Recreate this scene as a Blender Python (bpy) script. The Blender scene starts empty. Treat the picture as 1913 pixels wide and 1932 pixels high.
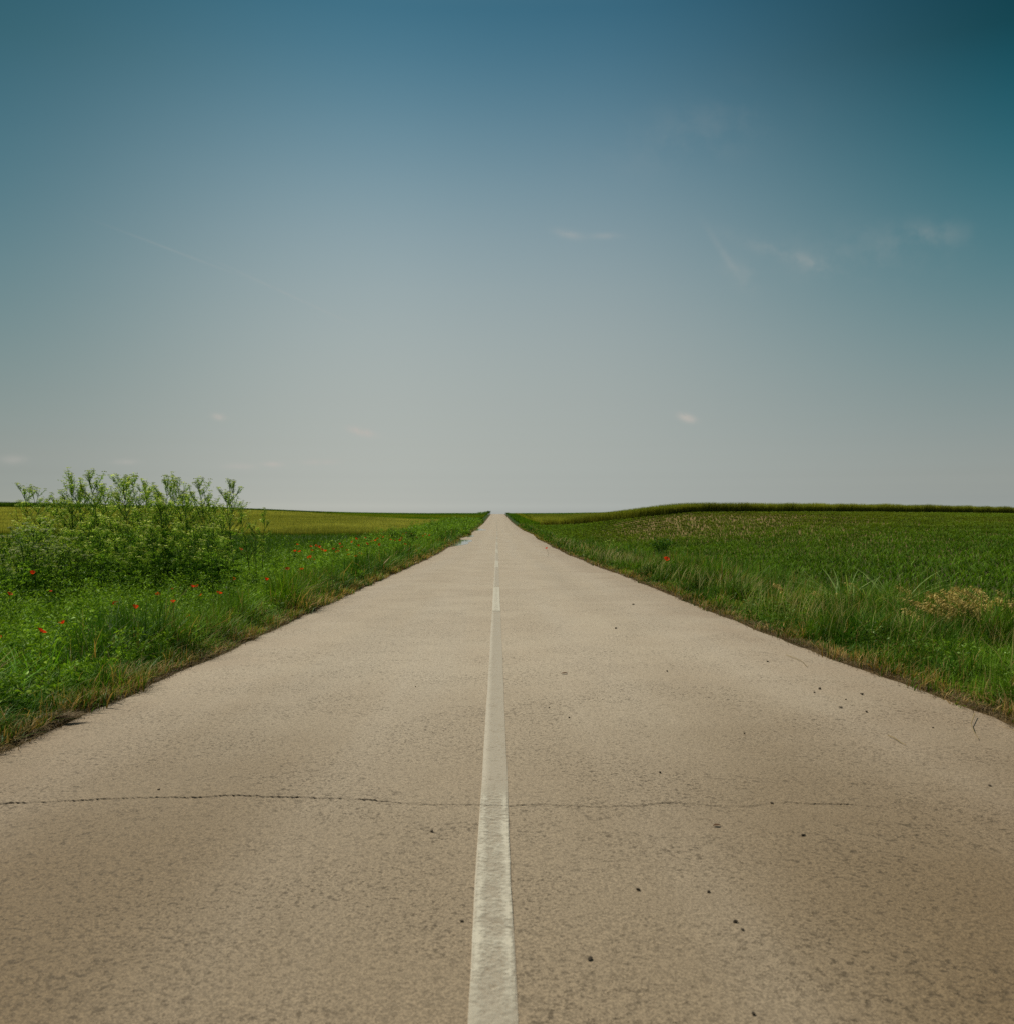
import bpy, math
import numpy as np
from mathutils import Vector

rng = np.random.default_rng(7)
S = bpy.context.scene
COL = S.collection
F = 1708.0            # focal length in units of a picture 1913 wide
H = 1.2               # camera height above the road

# ------------------------------------------------------------------ tagging
def tag(o, label=None, cat=None, group=None, kind=None):
    if label: o['label'] = label
    if cat: o['category'] = cat
    if group: o['group'] = group
    if kind: o['kind'] = kind
    return o

def empty(name, loc):
    o = bpy.data.objects.new(name, None)
    o.location = loc
    o.empty_display_size = 0.1
    COL.objects.link(o)
    return o

# ------------------------------------------------------------------ terrain
_ky = np.array([-60, -30, 0, 5, 9.6, 15.7, 24.3, 43, 59, 78, 116, 180, 260, 340, 408, 450, 520, 700, 1500, 7000.])
_kz = np.array([.78, .39, 0, -.065, -.125, -.19, -.29, -.46, -.505, -.50, -.40, -.06, .75, 1.72, 2.40, 2.55, 2.2, 0, -15, -90.])
def _pchip(xk, yk, x):
    h = np.diff(xk); dl = np.diff(yk) / h
    m = np.zeros_like(yk)
    m[0], m[-1] = dl[0], dl[-1]
    for i in range(1, len(xk) - 1):
        if dl[i-1] * dl[i] > 0:
            w1, w2 = 2*h[i] + h[i-1], h[i] + 2*h[i-1]
            m[i] = (w1 + w2) / (w1/dl[i-1] + w2/dl[i])
    i = np.clip(np.searchsorted(xk, x) - 1, 0, len(h) - 1)
    t = (x - xk[i]) / h[i]
    t = np.clip(t, -1, 2)
    return ((2*t**3 - 3*t**2 + 1)*yk[i] + (t**3 - 2*t**2 + t)*h[i]*m[i]
            + (-2*t**3 + 3*t**2)*yk[i+1] + (t**3 - t**2)*h[i]*m[i+1])
def zr(y):
    return _pchip(_ky, _kz, np.clip(np.asarray(y, float), -60, 7000))
def sst(x, a, b):
    t = np.clip((np.asarray(x, float) - a) / (b - a), 0, 1)
    return t*t*(3 - 2*t)

def vnoise(x, y, seed=0):
    """smooth value noise, vectorised, about 0..1"""
    x = np.asarray(x, float); y = np.asarray(y, float)
    xi = np.floor(x).astype(np.int64); yi = np.floor(y).astype(np.int64)
    fx = x - xi; fy = y - yi
    fx = fx*fx*(3 - 2*fx); fy = fy*fy*(3 - 2*fy)
    def hsh(a, b):
        n = (a*374761393 + b*668265263 + seed*974711) & 0x7fffffff
        n = ((n ^ (n >> 13)) * 1274126177) & 0x7fffffff
        return ((n ^ (n >> 16)) & 0xffff) / 65535.0
    a = hsh(xi, yi); b = hsh(xi+1, yi); c = hsh(xi, yi+1); d = hsh(xi+1, yi+1)
    return (a*(1-fx) + b*fx)*(1-fy) + (c*(1-fx) + d*fx)*fy
def fbm(x, y, seed=0, o=3):
    s = 0; a = .5; t = 0
    for k in range(o):
        s = s + a*vnoise(x*2**k, y*2**k, seed + k*17); t += a; a *= .5
    return s / t

def edgeR(y):
    y = np.asarray(y, float)
    fade = 1 - sst(y, 120, 300)*.6
    return 3.21 + fade*((fbm(y*.30, 0*y, 3) - .5)*.22 + (vnoise(y*3.1, 0*y, 5) - .5)*.05) + .25*np.exp(-((y-88)/9)**2)
def edgeL(y):
    y = np.asarray(y, float)
    fade = 1 - sst(y, 120, 300)*.6
    e = 2.74 + fade*((fbm(y*.30, 0*y, 13) - .5)*.12 + (vnoise(y*3.1, 0*y, 15) - .5)*.05)
    e = e + .30*np.exp(-((y-72)/3.0)**2) - .30*np.exp(-((y-86)/4.0)**2)
    return -e

def ground_z(x, y):
    x = np.asarray(x, float); y = np.asarray(y, float)
    z = zr(y)
    far = 1 - sst(y, 330, 430)
    vr = -.02 - .24*sst(x, 3.2, 5.4)*(1 - .6*sst(y, 60, 180))
    vl = -.02 - .46*sst(-x, 2.8, 5.6)*(1 - .6*sst(y, 60, 180))
    z = z + np.where(x > 0, vr, vl)
    # hill on the right
    xs = x * np.where(y > 120, 120/np.maximum(y, 1), 1.0)
    lat = sst(xs, 5.0, 26)
    wf = np.interp(x, [5, 6.8, 10, 13.7, 16.5, 18.3, 21.7, 36.8, 56.6, 85.6, 140], [175, 150, 140, 130, 122, 118, 115, 120, 133, 150, 185])
    hr = 2.32*lat*np.minimum(1, sst(y*118/np.maximum(wf, 118), 6, 150)/.874)*(1 - .45*sst(x, 38, 150))*(1 - .62*sst(y, 150, 330))
    # hill on the left
    q = -x/np.maximum(y, 1)
    hl = (2.3*sst(q, .07, .36) + .55*sst(q, .36, .62))*sst(y, 96, 300)
    hl = hl*(1 - .75*sst(y, 335, 520))
    z = z + np.where(x > 0, hr, hl)*np.where(y > 600, .2, 1)
    z = z + (fbm(x*.35, y*.35, 31) - .5)*.10*sst(np.abs(x), 3.2, 4.2)*(1 - sst(y, 100, 200))
    return z

def solve_point(px, py, dh, dmin=2.0, dmax=420.0):
    """world point seen at picture spot (px, py) whose height over the ground is dh"""
    d = np.exp(np.linspace(math.log(dmin), math.log(dmax), 1500))
    X = (px - 938)/F*d
    z = H - (py - 975)/F*d
    g = np.where((X < 3.2) & (X > -2.76), zr(d), ground_z(X, d))
    s = z - g - dh
    k = np.where((s[:-1] > 0) & (s[1:] <= 0))[0]
    i = k[0] if len(k) else int(np.argmin(np.abs(s)))
    return float(X[i]), float(d[i]), float(g[i]), float(z[i])

# ------------------------------------------------------------------ mesh accumulator
class Acc:
    def __init__(self):
        self.v = []; self.t = []; self.c = []; self.n = 0
    def add(self, v, t, c):
        v = np.asarray(v, np.float32).reshape(-1, 3)
        t = np.asarray(t, np.int64).reshape(-1, 3)
        c = np.asarray(c, np.float32)
        if c.ndim == 1: c = np.tile(c, (len(v), 1))
        self.v.append(v); self.t.append(t + self.n); self.c.append(c); self.n += len(v)
    def mesh(self, name, mat, smooth=False):
        v = np.concatenate(self.v); t = np.concatenate(self.t); c = np.concatenate(self.c)
        me = bpy.data.meshes.new(name)
        me.vertices.add(len(v)); me.vertices.foreach_set('co', v.astype(np.float32).ravel())
        me.loops.add(len(t)*3); me.loops.foreach_set('vertex_index', t.astype(np.int32).ravel())
        me.polygons.add(len(t))
        me.polygons.foreach_set('loop_start', np.arange(0, len(t)*3, 3, dtype=np.int32))
        me.polygons.foreach_set('loop_total', np.full(len(t), 3, np.int32))
        if smooth: me.polygons.foreach_set('use_smooth', np.ones(len(t), bool))
        at = me.color_attributes.new('Col', 'FLOAT_COLOR', 'POINT')
        rgba = np.ones((len(v), 4), np.float32); rgba[:, :3] = np.clip(c, 0, 1)
        at.data.foreach_set('color', rgba.ravel())
        me.update(calc_edges=True)
        me.materials.append(mat)
        return me
    def obj(self, name, mat, parent=None, smooth=False):
        o = bpy.data.objects.new(name, self.mesh(name, mat, smooth))
        COL.objects.link(o)
        if parent: o.parent = parent
        return o

def C(*a): return np.array(a, float)
def mixc(a, b, t): return a[None]*(1 - t[:, None]) + b[None]*t[:, None]

def blades(acc, P, h, w, az, lean, cb, ct, seg=2, curl=None):
    """grass blades: P (n,3) roots, h height, w width, az lean heading, lean 0..1.5"""
    n = len(P)
    if n == 0: return
    h = np.broadcast_to(h, n); w = np.broadcast_to(w, n); lean = np.broadcast_to(lean, n)
    fa = az + math.pi/2 + rng.normal(0, .5, n)
    side = np.stack([np.cos(fa), np.sin(fa), 0*fa], 1)
    ld = np.stack([np.cos(az), np.sin(az), 0*az], 1)
    ts = np.linspace(0, 1, seg + 1)
    V = np.zeros((n, 2*seg + 1, 3), np.float32); CC = np.zeros((n, 2*seg + 1, 3), np.float32)
    for k, t in enumerate(ts):
        ctr = P + ld*(h*lean*t**1.8)[:, None]
        up = h*(t - .38*np.minimum(lean, 1.4)*t**2.4)
        ctr = ctr + np.stack([0*up, 0*up, up], 1)
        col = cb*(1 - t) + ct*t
        if k < seg:
            ww = w*(1 - t**1.6)*(.55 + .45*min(1, t*4 + .3))*.5
            V[:, 2*k] = ctr - side*ww[:, None]; V[:, 2*k+1] = ctr + side*ww[:, None]
            CC[:, 2*k] = col; CC[:, 2*k+1] = col
        else:
            V[:, 2*k] = ctr; CC[:, 2*k] = col
    tri = []
    for k in range(seg - 1):
        a = 2*k; tri += [[a, a+1, a+3], [a, a+3, a+2]]
    a = 2*(seg - 1); tri += [[a, a+1, a+2]]
    tri = np.array(tri)
    T = (tri[None] + (np.arange(n)*(2*seg + 1))[:, None, None]).reshape(-1, 3)
    acc.add(V.reshape(-1, 3), T, CC.reshape(-1, 3))

def leaves(acc, P, D, L, W, col, droop=.25, tipcol=None):
    """diamond leaves folded along the midrib; P roots, D unit headings"""
    n = len(P)
    if n == 0: return
    L = np.broadcast_to(L, n)[:, None]; W = np.broadcast_to(W, n)[:, None]
    r = rng.normal(0, 1, (n, 3)); r[:, 2] *= .6
    sd = np.cross(D, r); sd /= np.linalg.norm(sd, axis=1, keepdims=True) + 1e-9
    up = np.cross(sd, D)
    mid = P + D*L*.5
    V = np.zeros((n, 5, 3))
    V[:, 0] = P
    V[:, 1] = mid - sd*W*.5 + up*W*.16
    V[:, 2] = mid
    V[:, 3] = mid + sd*W*.5 + up*W*.16
    V[:, 4] = P + D*L - np.array([0, 0, 1.])*L*droop
    T = np.array([[0, 2, 1], [0, 3, 2], [1, 2, 4], [2, 3, 4]])
    T = (T[None] + (np.arange(n)*5)[:, None, None]).reshape(-1, 3)
    cc = np.repeat(col[:, None], 5, 1)
    if tipcol is not None: cc[:, 4] = tipcol
    acc.add(V.reshape(-1, 3), T, cc.reshape(-1, 3))

def tube(acc, pts, r0, r1, col, n=5, col1=None):
    pts = np.asarray(pts, float); m = len(pts)
    V = []; Cc = []
    for i in range(m):
        d = pts[min(i+1, m-1)] - pts[max(i-1, 0)]; d /= np.linalg.norm(d) + 1e-9
        a = np.cross(d, [.3, .9, .1]); a /= np.linalg.norm(a) + 1e-9; b = np.cross(d, a)
        t = i/(m-1); r = r0*(1-t) + r1*t
        for k in range(n):
            an = 2*math.pi*k/n
            V.append(pts[i] + r*(math.cos(an)*a + math.sin(an)*b))
            Cc.append(col if col1 is None else col*(1-t) + col1*t)
    T = []
    for i in range(m-1):
        for k in range(n):
            a = i*n + k; b = i*n + (k+1) % n
            T += [[a, b, b+n], [a, b+n, a+n]]
    acc.add(V, T, np.array(Cc))

def rand_dir(n, zmin=-.2, zmax=.9):
    z = rng.uniform(zmin, zmax, n); a = rng.uniform(0, 2*math.pi, n); q = np.sqrt(np.maximum(0, 1 - z*z))
    return np.stack([q*np.cos(a), q*np.sin(a), z], 1)

# ------------------------------------------------------------------ materials
def newmat(name):
    m = bpy.data.materials.new(name); m.use_nodes = True
    nt = m.node_tree; nt.nodes.clear()
    return m, nt
def N(nt, t, **kw):
    n = nt.nodes.new(t)
    for k, v in kw.items(): setattr(n, k, v)
    return n
def math_(nt, op, a, b=None, c=None, clamp=False):
    n = nt.nodes.new('ShaderNodeMath'); n.operation = op; n.use_clamp = clamp
    for i, q in enumerate((a, b, c)):
        if q is None: continue
        if isinstance(q, (int, float)): n.inputs[i].default_value = q
        else: nt.links.new(q, n.inputs[i])
    return n.outputs[0]
def mixcol(nt, fac, a, b, blend='MIX'):
    n = nt.nodes.new('ShaderNodeMix'); n.data_type = 'RGBA'; n.blend_type = blend
    for s, q in ((0, fac), (6, a), (7, b)):
        if isinstance(q, (int, float)): n.inputs[s].default_value = q
        elif isinstance(q, (tuple, list)): n.inputs[s].default_value = tuple(q) + (1,) if len(q) == 3 else q
        else: nt.links.new(q, n.inputs[s])
    return n.outputs[2]
def noise(nt, vec, scale, detail=3, rough=.55):
    n = nt.nodes.new('ShaderNodeTexNoise'); n.inputs['Scale'].default_value = scale
    n.inputs['Detail'].default_value = detail; n.inputs['Roughness'].default_value = rough
    if vec is not None: nt.links.new(vec, n.inputs['Vector'])
    return n.outputs['Fac']
def ramp(nt, fac, a, b, lo=0., hi=1.):
    n = nt.nodes.new('ShaderNodeMapRange'); n.clamp = True; n.interpolation_type = 'SMOOTHSTEP'
    nt.links.new(fac, n.inputs[0])
    for i, q in zip((1, 2, 3, 4), (a, b, lo, hi)): n.inputs[i].default_value = q
    return n.outputs[0]

def foliage_mat(name, rough=.5, spec=.25, trans=.35, gain=1.0, var=.35, vscale=1.7, tint=(1.15, 1.1, .5), hue=(1, 1, 1)):
    m, nt = newmat(name)
    at = N(nt, 'ShaderNodeAttribute', attribute_name='Col')
    geo = N(nt, 'ShaderNodeNewGeometry')
    nz = noise(nt, geo.outputs['Position'], vscale, 3)
    g = ramp(nt, nz, .3, .7, gain*(1 - var), gain*(1 + var))
    sc = N(nt, 'ShaderNodeVectorMath', operation='SCALE')
    nt.links.new(mixcol(nt, 1.0, at.outputs['Color'], hue, 'MULTIPLY'), sc.inputs[0]); nt.links.new(g, sc.inputs['Scale'])
    p = N(nt, 'ShaderNodeBsdfPrincipled')
    nt.links.new(sc.outputs[0], p.inputs['Base Color'])
    p.inputs['Roughness'].default_value = rough
    p.inputs['Specular IOR Level'].default_value = spec
    tr = N(nt, 'ShaderNodeBsdfTranslucent')
    tc = mixcol(nt, 1.0, sc.outputs[0], tint, 'MULTIPLY')
    nt.links.new(tc, tr.inputs['Color'])
    mx = N(nt, 'ShaderNodeMixShader'); mx.inputs[0].default_value = trans
    nt.links.new(p.outputs[0], mx.inputs[1]); nt.links.new(tr.outputs[0], mx.inputs[2])
    out = N(nt, 'ShaderNodeOutputMaterial'); nt.links.new(mx.outputs[0], out.inputs[0])
    return m

M_grass = foliage_mat('grass_blade', .5, .14, .34, 1.12, hue=(1.2, 1.6, .45))
M_weed = foliage_mat('weed_leaf', .5, .12, .36, 1.12, hue=(1.22, 1.5, .55))
M_crop = foliage_mat('maize_leaf', .55, .07, .38, 1.05, var=.3, vscale=.35, hue=(1.5, 1.75, .45))
M_wheat = foliage_mat('wheat_stalk', .65, .08, .35, var=.22, vscale=.12, tint=(1.1, 1.05, .6), hue=(1.95, 2.05, 1.4))
M_hem = foliage_mat('hemlock_leaf', .5, .12, .52, var=.25, hue=(2.25, 2.6, 1.4))
M_stem = foliage_mat('green_stem', .6, .15, .1, hue=(1.2, 1.5, .8))
M_umbel = foliage_mat('umbel_flower', .7, .1, .35, var=.15, tint=(1, 1, .8))
M_petal = foliage_mat('poppy_petal', .6, .15, .45, var=.12, tint=(1.2, .8, .5))
M_dry = foliage_mat('dry_straw', .6, .2, .3, var=.25, tint=(1, .95, .7))

def road_mat():
    m, nt = newmat('worn_asphalt')
    tc = N(nt, 'ShaderNodeTexCoord'); P = tc.outputs['Object']
    sep = N(nt, 'ShaderNodeSeparateXYZ'); nt.links.new(P, sep.inputs[0])
    base = mixcol(nt, ramp(nt, noise(nt, P, .5, 4), .32, .68), (.472, .384, .277), (.502, .416, .304))
    # near road browner, darkest at the sides: lens vignette painted into the colour
    vignette_y = math_(nt, 'ADD', sep.outputs[1], math_(nt, 'MULTIPLY', math_(nt, 'SUBTRACT', noise(nt, P, .9, 3), .5), 1.6))
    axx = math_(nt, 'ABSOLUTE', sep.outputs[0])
    base = mixcol(nt, math_(nt, 'MULTIPLY', ramp(nt, vignette_y, 9.0, 1.5, 0, 1), ramp(nt, axx, 0, 1.7, .62, 1.0)), base, (.176, .117, .056))
    # stretched streaks along the wheel paths
    mp = N(nt, 'ShaderNodeMapping'); mp.inputs['Scale'].default_value = (1.6, .05, 1); nt.links.new(P, mp.inputs[0])
    base = mixcol(nt, math_(nt, 'MULTIPLY', ramp(nt, noise(nt, mp.outputs[0], 1.0, 3), .42, .72, 0, .5), ramp(nt, sep.outputs[1], 3, 9)), base, (.475, .405, .31))
    # wheel paths, polished a little paler; a darker oily strip between them
    def band(c, w):
        q = math_(nt, 'DIVIDE', math_(nt, 'SUBTRACT', axx, c), w)
        return math_(nt, 'EXPONENT', math_(nt, 'MULTIPLY', math_(nt, 'MULTIPLY', q, q), -1.0))
    mp2 = N(nt, 'ShaderNodeMapping'); mp2.inputs['Scale'].default_value = (2.2, .12, 1); nt.links.new(P, mp2.inputs[0])
    wv = ramp(nt, noise(nt, mp2.outputs[0], 1.0, 4), .3, .7, .2, 1.0)
    base = mixcol(nt, math_(nt, 'MULTIPLY', math_(nt, 'MULTIPLY', math_(nt, 'ADD', band(.72, .26), band(2.15, .28)), wv), .16), base, (.56, .48, .38))
    base = mixcol(nt, math_(nt, 'MULTIPLY', math_(nt, 'MULTIPLY', band(1.42, .3), wv), .10), base, (.23, .17, .11))
    # reddish dust swept to the sides, also painting the lens vignette into the colour
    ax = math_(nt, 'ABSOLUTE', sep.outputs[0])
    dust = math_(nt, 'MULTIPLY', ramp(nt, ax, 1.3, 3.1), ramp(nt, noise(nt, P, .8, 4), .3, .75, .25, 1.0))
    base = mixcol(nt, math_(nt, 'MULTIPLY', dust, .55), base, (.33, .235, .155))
    # fine grain, small pits and coarse pits of lost aggregate
    g1 = ramp(nt, noise(nt, P, 190, 2, .7), .3, .7, .80, 1.16)
    g2 = ramp(nt, noise(nt, P, 95, 3, .7), .38, .62, .78, 1.10)
    patch = ramp(nt, noise(nt, P, 1.3, 3), .38, .62, .45, 1.0)
    pit_n = noise(nt, P, 62, 2, .6)
    pit = math_(nt, 'MULTIPLY', ramp(nt, pit_n, .55, .64), patch)
    pit2 = math_(nt, 'MULTIPLY', ramp(nt, noise(nt, P, 34, 3, .65), .575, .655), patch)
    gg = math_(nt, 'MULTIPLY', g1, g2)
    sc = N(nt, 'ShaderNodeVectorMath', operation='SCALE'); nt.links.new(base, sc.inputs[0]); nt.links.new(gg, sc.inputs['Scale'])
    c = mixcol(nt, math_(nt, 'MULTIPLY', pit, .58), sc.outputs[0], (.075, .052, .028))
    c = mixcol(nt, math_(nt, 'MULTIPLY', pit2, .7), c, (.06, .042, .022))
    # ragged soil at the very edge
    p = N(nt, 'ShaderNodeBsdfPrincipled')
    nt.links.new(c, p.inputs['Base Color'])
    p.inputs['Roughness'].default_value = .72
    p.inputs['Specular IOR Level'].default_value = .35
    hgt = math_(nt, 'SUBTRACT', math_(nt, 'MULTIPLY', g2, .5), math_(nt, 'ADD', pit, pit2))
    bp = N(nt, 'ShaderNodeBump'); bp.inputs['Strength'].default_value = .35; bp.inputs['Distance'].default_value = .006
    nt.links.new(hgt, bp.inputs['Height']); nt.links.new(bp.outputs[0], p.inputs['Normal'])
    out = N(nt, 'ShaderNodeOutputMaterial'); nt.links.new(p.outputs[0], out.inputs[0])
    return m

def paint_mat(name, col, lo, hi, core, edge=.06):
    """road paint with worn-through spots; Transparent where it has gone"""
    m, nt = newmat(name)
    tc = N(nt, 'ShaderNodeTexCoord'); P = tc.outputs['Object']
    sep = N(nt, 'ShaderNodeSeparateXYZ'); nt.links.new(P, sep.inputs[0])
    at = N(nt, 'ShaderNodeAttribute', attribute_name='Col')
    s2 = N(nt, 'ShaderNodeSeparateColor'); nt.links.new(at.outputs['Color'], s2.inputs[0])
    # red channel = 0 at the rims of the stripe, 1 in the middle; green = overall cover; blue = left rim
    wear = math_(nt, 'ADD', math_(nt, 'MULTIPLY', noise(nt, P, 48, 3, .65), .6), math_(nt, 'MULTIPLY', noise(nt, P, 9, 3, .6), .4))
    thr = math_(nt, 'SUBTRACT', math_(nt, 'MULTIPLY_ADD', s2.outputs[0], core, wear), math_(nt, 'MULTIPLY', s2.outputs[2], .2))
    cover = ramp(nt, thr, lo, hi, 1.0, 0.0)
    cover = math_(nt, 'MULTIPLY', cover, s2.outputs[1])
    grain = ramp(nt, noise(nt, P, 240, 2, .7), .3, .7, .85, 1.1)
    sc = N(nt, 'ShaderNodeVectorMath', operation='SCALE'); sc.inputs[0].default_value = col; nt.links.new(grain, sc.inputs['Scale'])
    p = N(nt, 'ShaderNodeBsdfPrincipled'); nt.links.new(sc.outputs[0], p.inputs['Base Color'])
    p.inputs['Roughness'].default_value = .6
    tr = N(nt, 'ShaderNodeBsdfTransparent')
    mx = N(nt, 'ShaderNodeMixShader'); nt.links.new(cover, mx.inputs[0])
    nt.links.new(tr.outputs[0], mx.inputs[1]); nt.links.new(p.outputs[0], mx.inputs[2])
    out = N(nt, 'ShaderNodeOutputMaterial'); nt.links.new(mx.outputs[0], out.inputs[0])
    return m

def ground_mat():
    m, nt = newmat('soil_and_turf')
    at = N(nt, 'ShaderNodeAttribute', attribute_name='Col')
    geo = N(nt, 'ShaderNodeNewGeometry')
    n1 = ramp(nt, noise(nt, geo.outputs['Position'], 1.2, 5, .65), .3, .7, .6, 1.35)
    n2 = ramp(nt, noise(nt, geo.outputs['Position'], 14, 3, .6), .3, .7, .7, 1.25)
    sc = N(nt, 'ShaderNodeVectorMath', operation='SCALE')
    nt.links.new(at.outputs['Color'], sc.inputs[0]); nt.links.new(math_(nt, 'MULTIPLY', n1, n2), sc.inputs['Scale'])
    p = N(nt, 'ShaderNodeBsdfPrincipled'); nt.links.new(sc.outputs[0], p.inputs['Base Color'])
    p.inputs['Roughness'].default_value = .9; p.inputs['Specular IOR Level'].default_value = .1
    bp = N(nt, 'ShaderNodeBump'); bp.inputs['Strength'].default_value = .5; bp.inputs['Distance'].default_value = .04
    nt.links.new(n2, bp.inputs['Height']); nt.links.new(bp.outputs[0], p.inputs['Normal'])
    out = N(nt, 'ShaderNodeOutputMaterial'); nt.links.new(p.outputs[0], out.inputs[0])
    return m

def simple_mat(name, col, rough=.8, spec=.3, vs=30., var=.3, bump=0.):
    m, nt = newmat(name)
    tc = N(nt, 'ShaderNodeTexCoord')
    nz = noise(nt, tc.outputs['Object'], vs, 3)
    g = ramp(nt, nz, .3, .7, 1 - var, 1 + var)
    sc = N(nt, 'ShaderNodeVectorMath', operation='SCALE'); sc.inputs[0].default_value = col; nt.links.new(g, sc.inputs['Scale'])
    p = N(nt, 'ShaderNodeBsdfPrincipled'); nt.links.new(sc.outputs[0], p.inputs['Base Color'])
    p.inputs['Roughness'].default_value = rough; p.inputs['Specular IOR Level'].default_value = spec
    if bump:
        bp = N(nt, 'ShaderNodeBump'); bp.inputs['Strength'].default_value = bump; bp.inputs['Distance'].default_value = .004
        nt.links.new(nz, bp.inputs['Height']); nt.links.new(bp.outputs[0], p.inputs['Normal'])
    out = N(nt, 'ShaderNodeOutputMaterial'); nt.links.new(p.outputs[0], out.inputs[0])
    return m

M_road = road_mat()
M_ground = ground_mat()
M_paint = paint_mat('worn_white_paint', (.58, .525, .41), .43, .78, .16)
M_oldpaint = paint_mat('old_faded_paint', (.53, .462, .355), .50, .85, .03)
M_crack = simple_mat('crack_dirt', (.035, .026, .016), .95, .1)
M_stone = simple_mat('dark_pebble', (.075, .058, .040), .8, .2, 120, .35, .6)
M_leaf = simple_mat('brown_dead_leaf', (.11, .06, .03), .8, .2, 60, .3)
M_water = simple_mat('puddle_water', (.16, .17, .16), .04, .5, 2, .1)

# ------------------------------------------------------------------ sun and sky
SUN_AZ = math.atan2(-.86, .36)      # measured from +Y towards +X
SUN_EL = math.radians(58)
sd = Vector((math.cos(SUN_EL)*math.sin(SUN_AZ), math.cos(SUN_EL)*math.cos(SUN_AZ), math.sin(SUN_EL)))
sun = bpy.data.lights.new('sun', 'SUN'); sun.energy = 3.6; sun.angle = math.radians(.5); sun.color = (1, .93, .81)
so = bpy.data.objects.new('sun', sun); so.rotation_euler = sd.to_track_quat('Z', 'Y').to_euler(); so.location = sd*50
COL.objects.link(so)

def build_world():
    w = bpy.data.worlds.new('World'); S.world = w; w.use_nodes = True
    nt = w.node_tree; nt.nodes.clear()
    sky = N(nt, 'ShaderNodeTexSky'); sky.sky_type = 'NISHITA'; sky.sun_disc = False
    sky.sun_elevation = SUN_EL; sky.sun_rotation = SUN_AZ
    sky.altitude = 100; sky.air_density = 1.0; sky.dust_density = 2.0; sky.ozone_density = 1.5
    tc = N(nt, 'ShaderNodeTexCoord'); sep = N(nt, 'ShaderNodeSeparateXYZ'); nt.links.new(tc.outputs['Generated'], sep.inputs[0])
    x, y, z = sep.outputs
    # summer haze: brightness and hue of the air against elevation
    cr = N(nt, 'ShaderNodeValToRGB')
    el = cr.color_ramp; el.interpolation = 'LINEAR'
    stops = SKY_STOPS
    el.elements[0].position = stops[0][0]; el.elements[0].color = stops[0][1] + (1,)
    el.elements[1].position = stops[-1][0]; el.elements[1].color = stops[-1][1] + (1,)
    for p_, c_ in stops[1:-1]:
        e = el.elements.new(p_); e.color = c_ + (1,)
    nt.links.new(z, cr.inputs[0])
    s4 = N(nt, 'ShaderNodeVectorMath', operation='SCALE'); s4.inputs['Scale'].default_value = 4.0
    nt.links.new(cr.outputs[0], s4.inputs[0])
    base = mixcol(nt, 1.0, sky.outputs[0], s4.outputs[0], 'MULTIPLY')
    def vramp(st):
        n = N(nt, 'ShaderNodeValToRGB'); e = n.color_ramp; e.interpolation = 'LINEAR'
        e.elements[0].position = st[0][0]; e.elements[0].color = st[0][1] + (1,)
        e.elements[1].position = st[-1][0]; e.elements[1].color = st[-1][1] + (1,)
        for p_, c_ in st[1:-1]:
            q = e.elements.new(p_); q.color = c_ + (1,)
        nt.links.new(z, n.inputs[0]); return n.outputs[0]
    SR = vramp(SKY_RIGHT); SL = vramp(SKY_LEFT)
    # deeper blue right, away from the sun; lens vignette painted into both sides
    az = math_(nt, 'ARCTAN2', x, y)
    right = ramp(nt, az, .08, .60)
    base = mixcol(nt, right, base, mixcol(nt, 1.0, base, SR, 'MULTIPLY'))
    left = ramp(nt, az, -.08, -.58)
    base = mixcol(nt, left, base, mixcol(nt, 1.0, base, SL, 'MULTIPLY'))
    # faint clouds, given by their bearing and elevation
    ysafe = math_(nt, 'MAXIMUM', y, .05)
    u = math_(nt, 'DIVIDE', x, ysafe); v = math_(nt, 'DIVIDE', z, ysafe)
    comb = N(nt, 'ShaderNodeCombineXYZ'); nt.links.new(u, comb.inputs[0]); nt.links.new(v, comb.inputs[1])
    nz = noise(nt, comb.outputs[0], 70, 4, .6); nw = noise(nt, comb.outputs[0], 14, 4, .6)
    total = None
    def blob(px, py, a, b, rot, amp, soft=False):
        nonlocal total
        u0 = (px - 938)/F; v0 = (975 - py)/F; ca = math.cos(rot); sa = math.sin(rot)
        du = math_(nt, 'SUBTRACT', u, u0); dv = math_(nt, 'SUBTRACT', v, v0)
        p_ = math_(nt, 'DIVIDE', math_(nt, 'ADD', math_(nt, 'MULTIPLY', du, ca), math_(nt, 'MULTIPLY', dv, sa)), a/F)
        q_ = math_(nt, 'DIVIDE', math_(nt, 'SUBTRACT', math_(nt, 'MULTIPLY', dv, ca), math_(nt, 'MULTIPLY', du, sa)), b/F)
        r2 = math_(nt, 'ADD', math_(nt, 'MULTIPLY', p_, p_), math_(nt, 'MULTIPLY', q_, q_))
        g = math_(nt, 'EXPONENT', math_(nt, 'MULTIPLY', r2, -1.0))
        k = ramp(nt, nw, .38, .66, .0, 1.0) if soft else ramp(nt, nz, .28, .56, .3, 1.0)
        g = math_(nt, 'MULTIPLY', math_(nt, 'MULTIPLY', g, k), amp)
        total = g if total is None else math_(nt, 'ADD', total, g)
    for c in ((683, 815, 22, 7, -.25, .95), (415, 787, 12, 6, -.2, .6), (517, 876, 17, 5, 0, .6), (603, 872, 30, 5, 0, .4),
              (455, 880, 30, 6, 0, .35), (1297, 788, 16, 7, -.3, .9), (1073, 440, 24, 8, -.2, .26), (1141, 443, 26, 6, 0, .18),
              (30, 868, 24, 8, 0, .3), (240, 872, 22, 5, 0, .3)):
        blob(*c)
    for c in ((1368, 478, 52, 7, -1.0, .11), (1410, 520, 40, 22, -.5, .16), (1490, 478, 95, 14, -.33, .19), (1560, 505, 60, 14, -.25, .16),
              (1755, 438, 70, 24, .05, .17), (1620, 480, 150, 50, 0, .10), (1310, 250, 160, 60, .3, .07)):
        blob(*c, soft=True)
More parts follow.
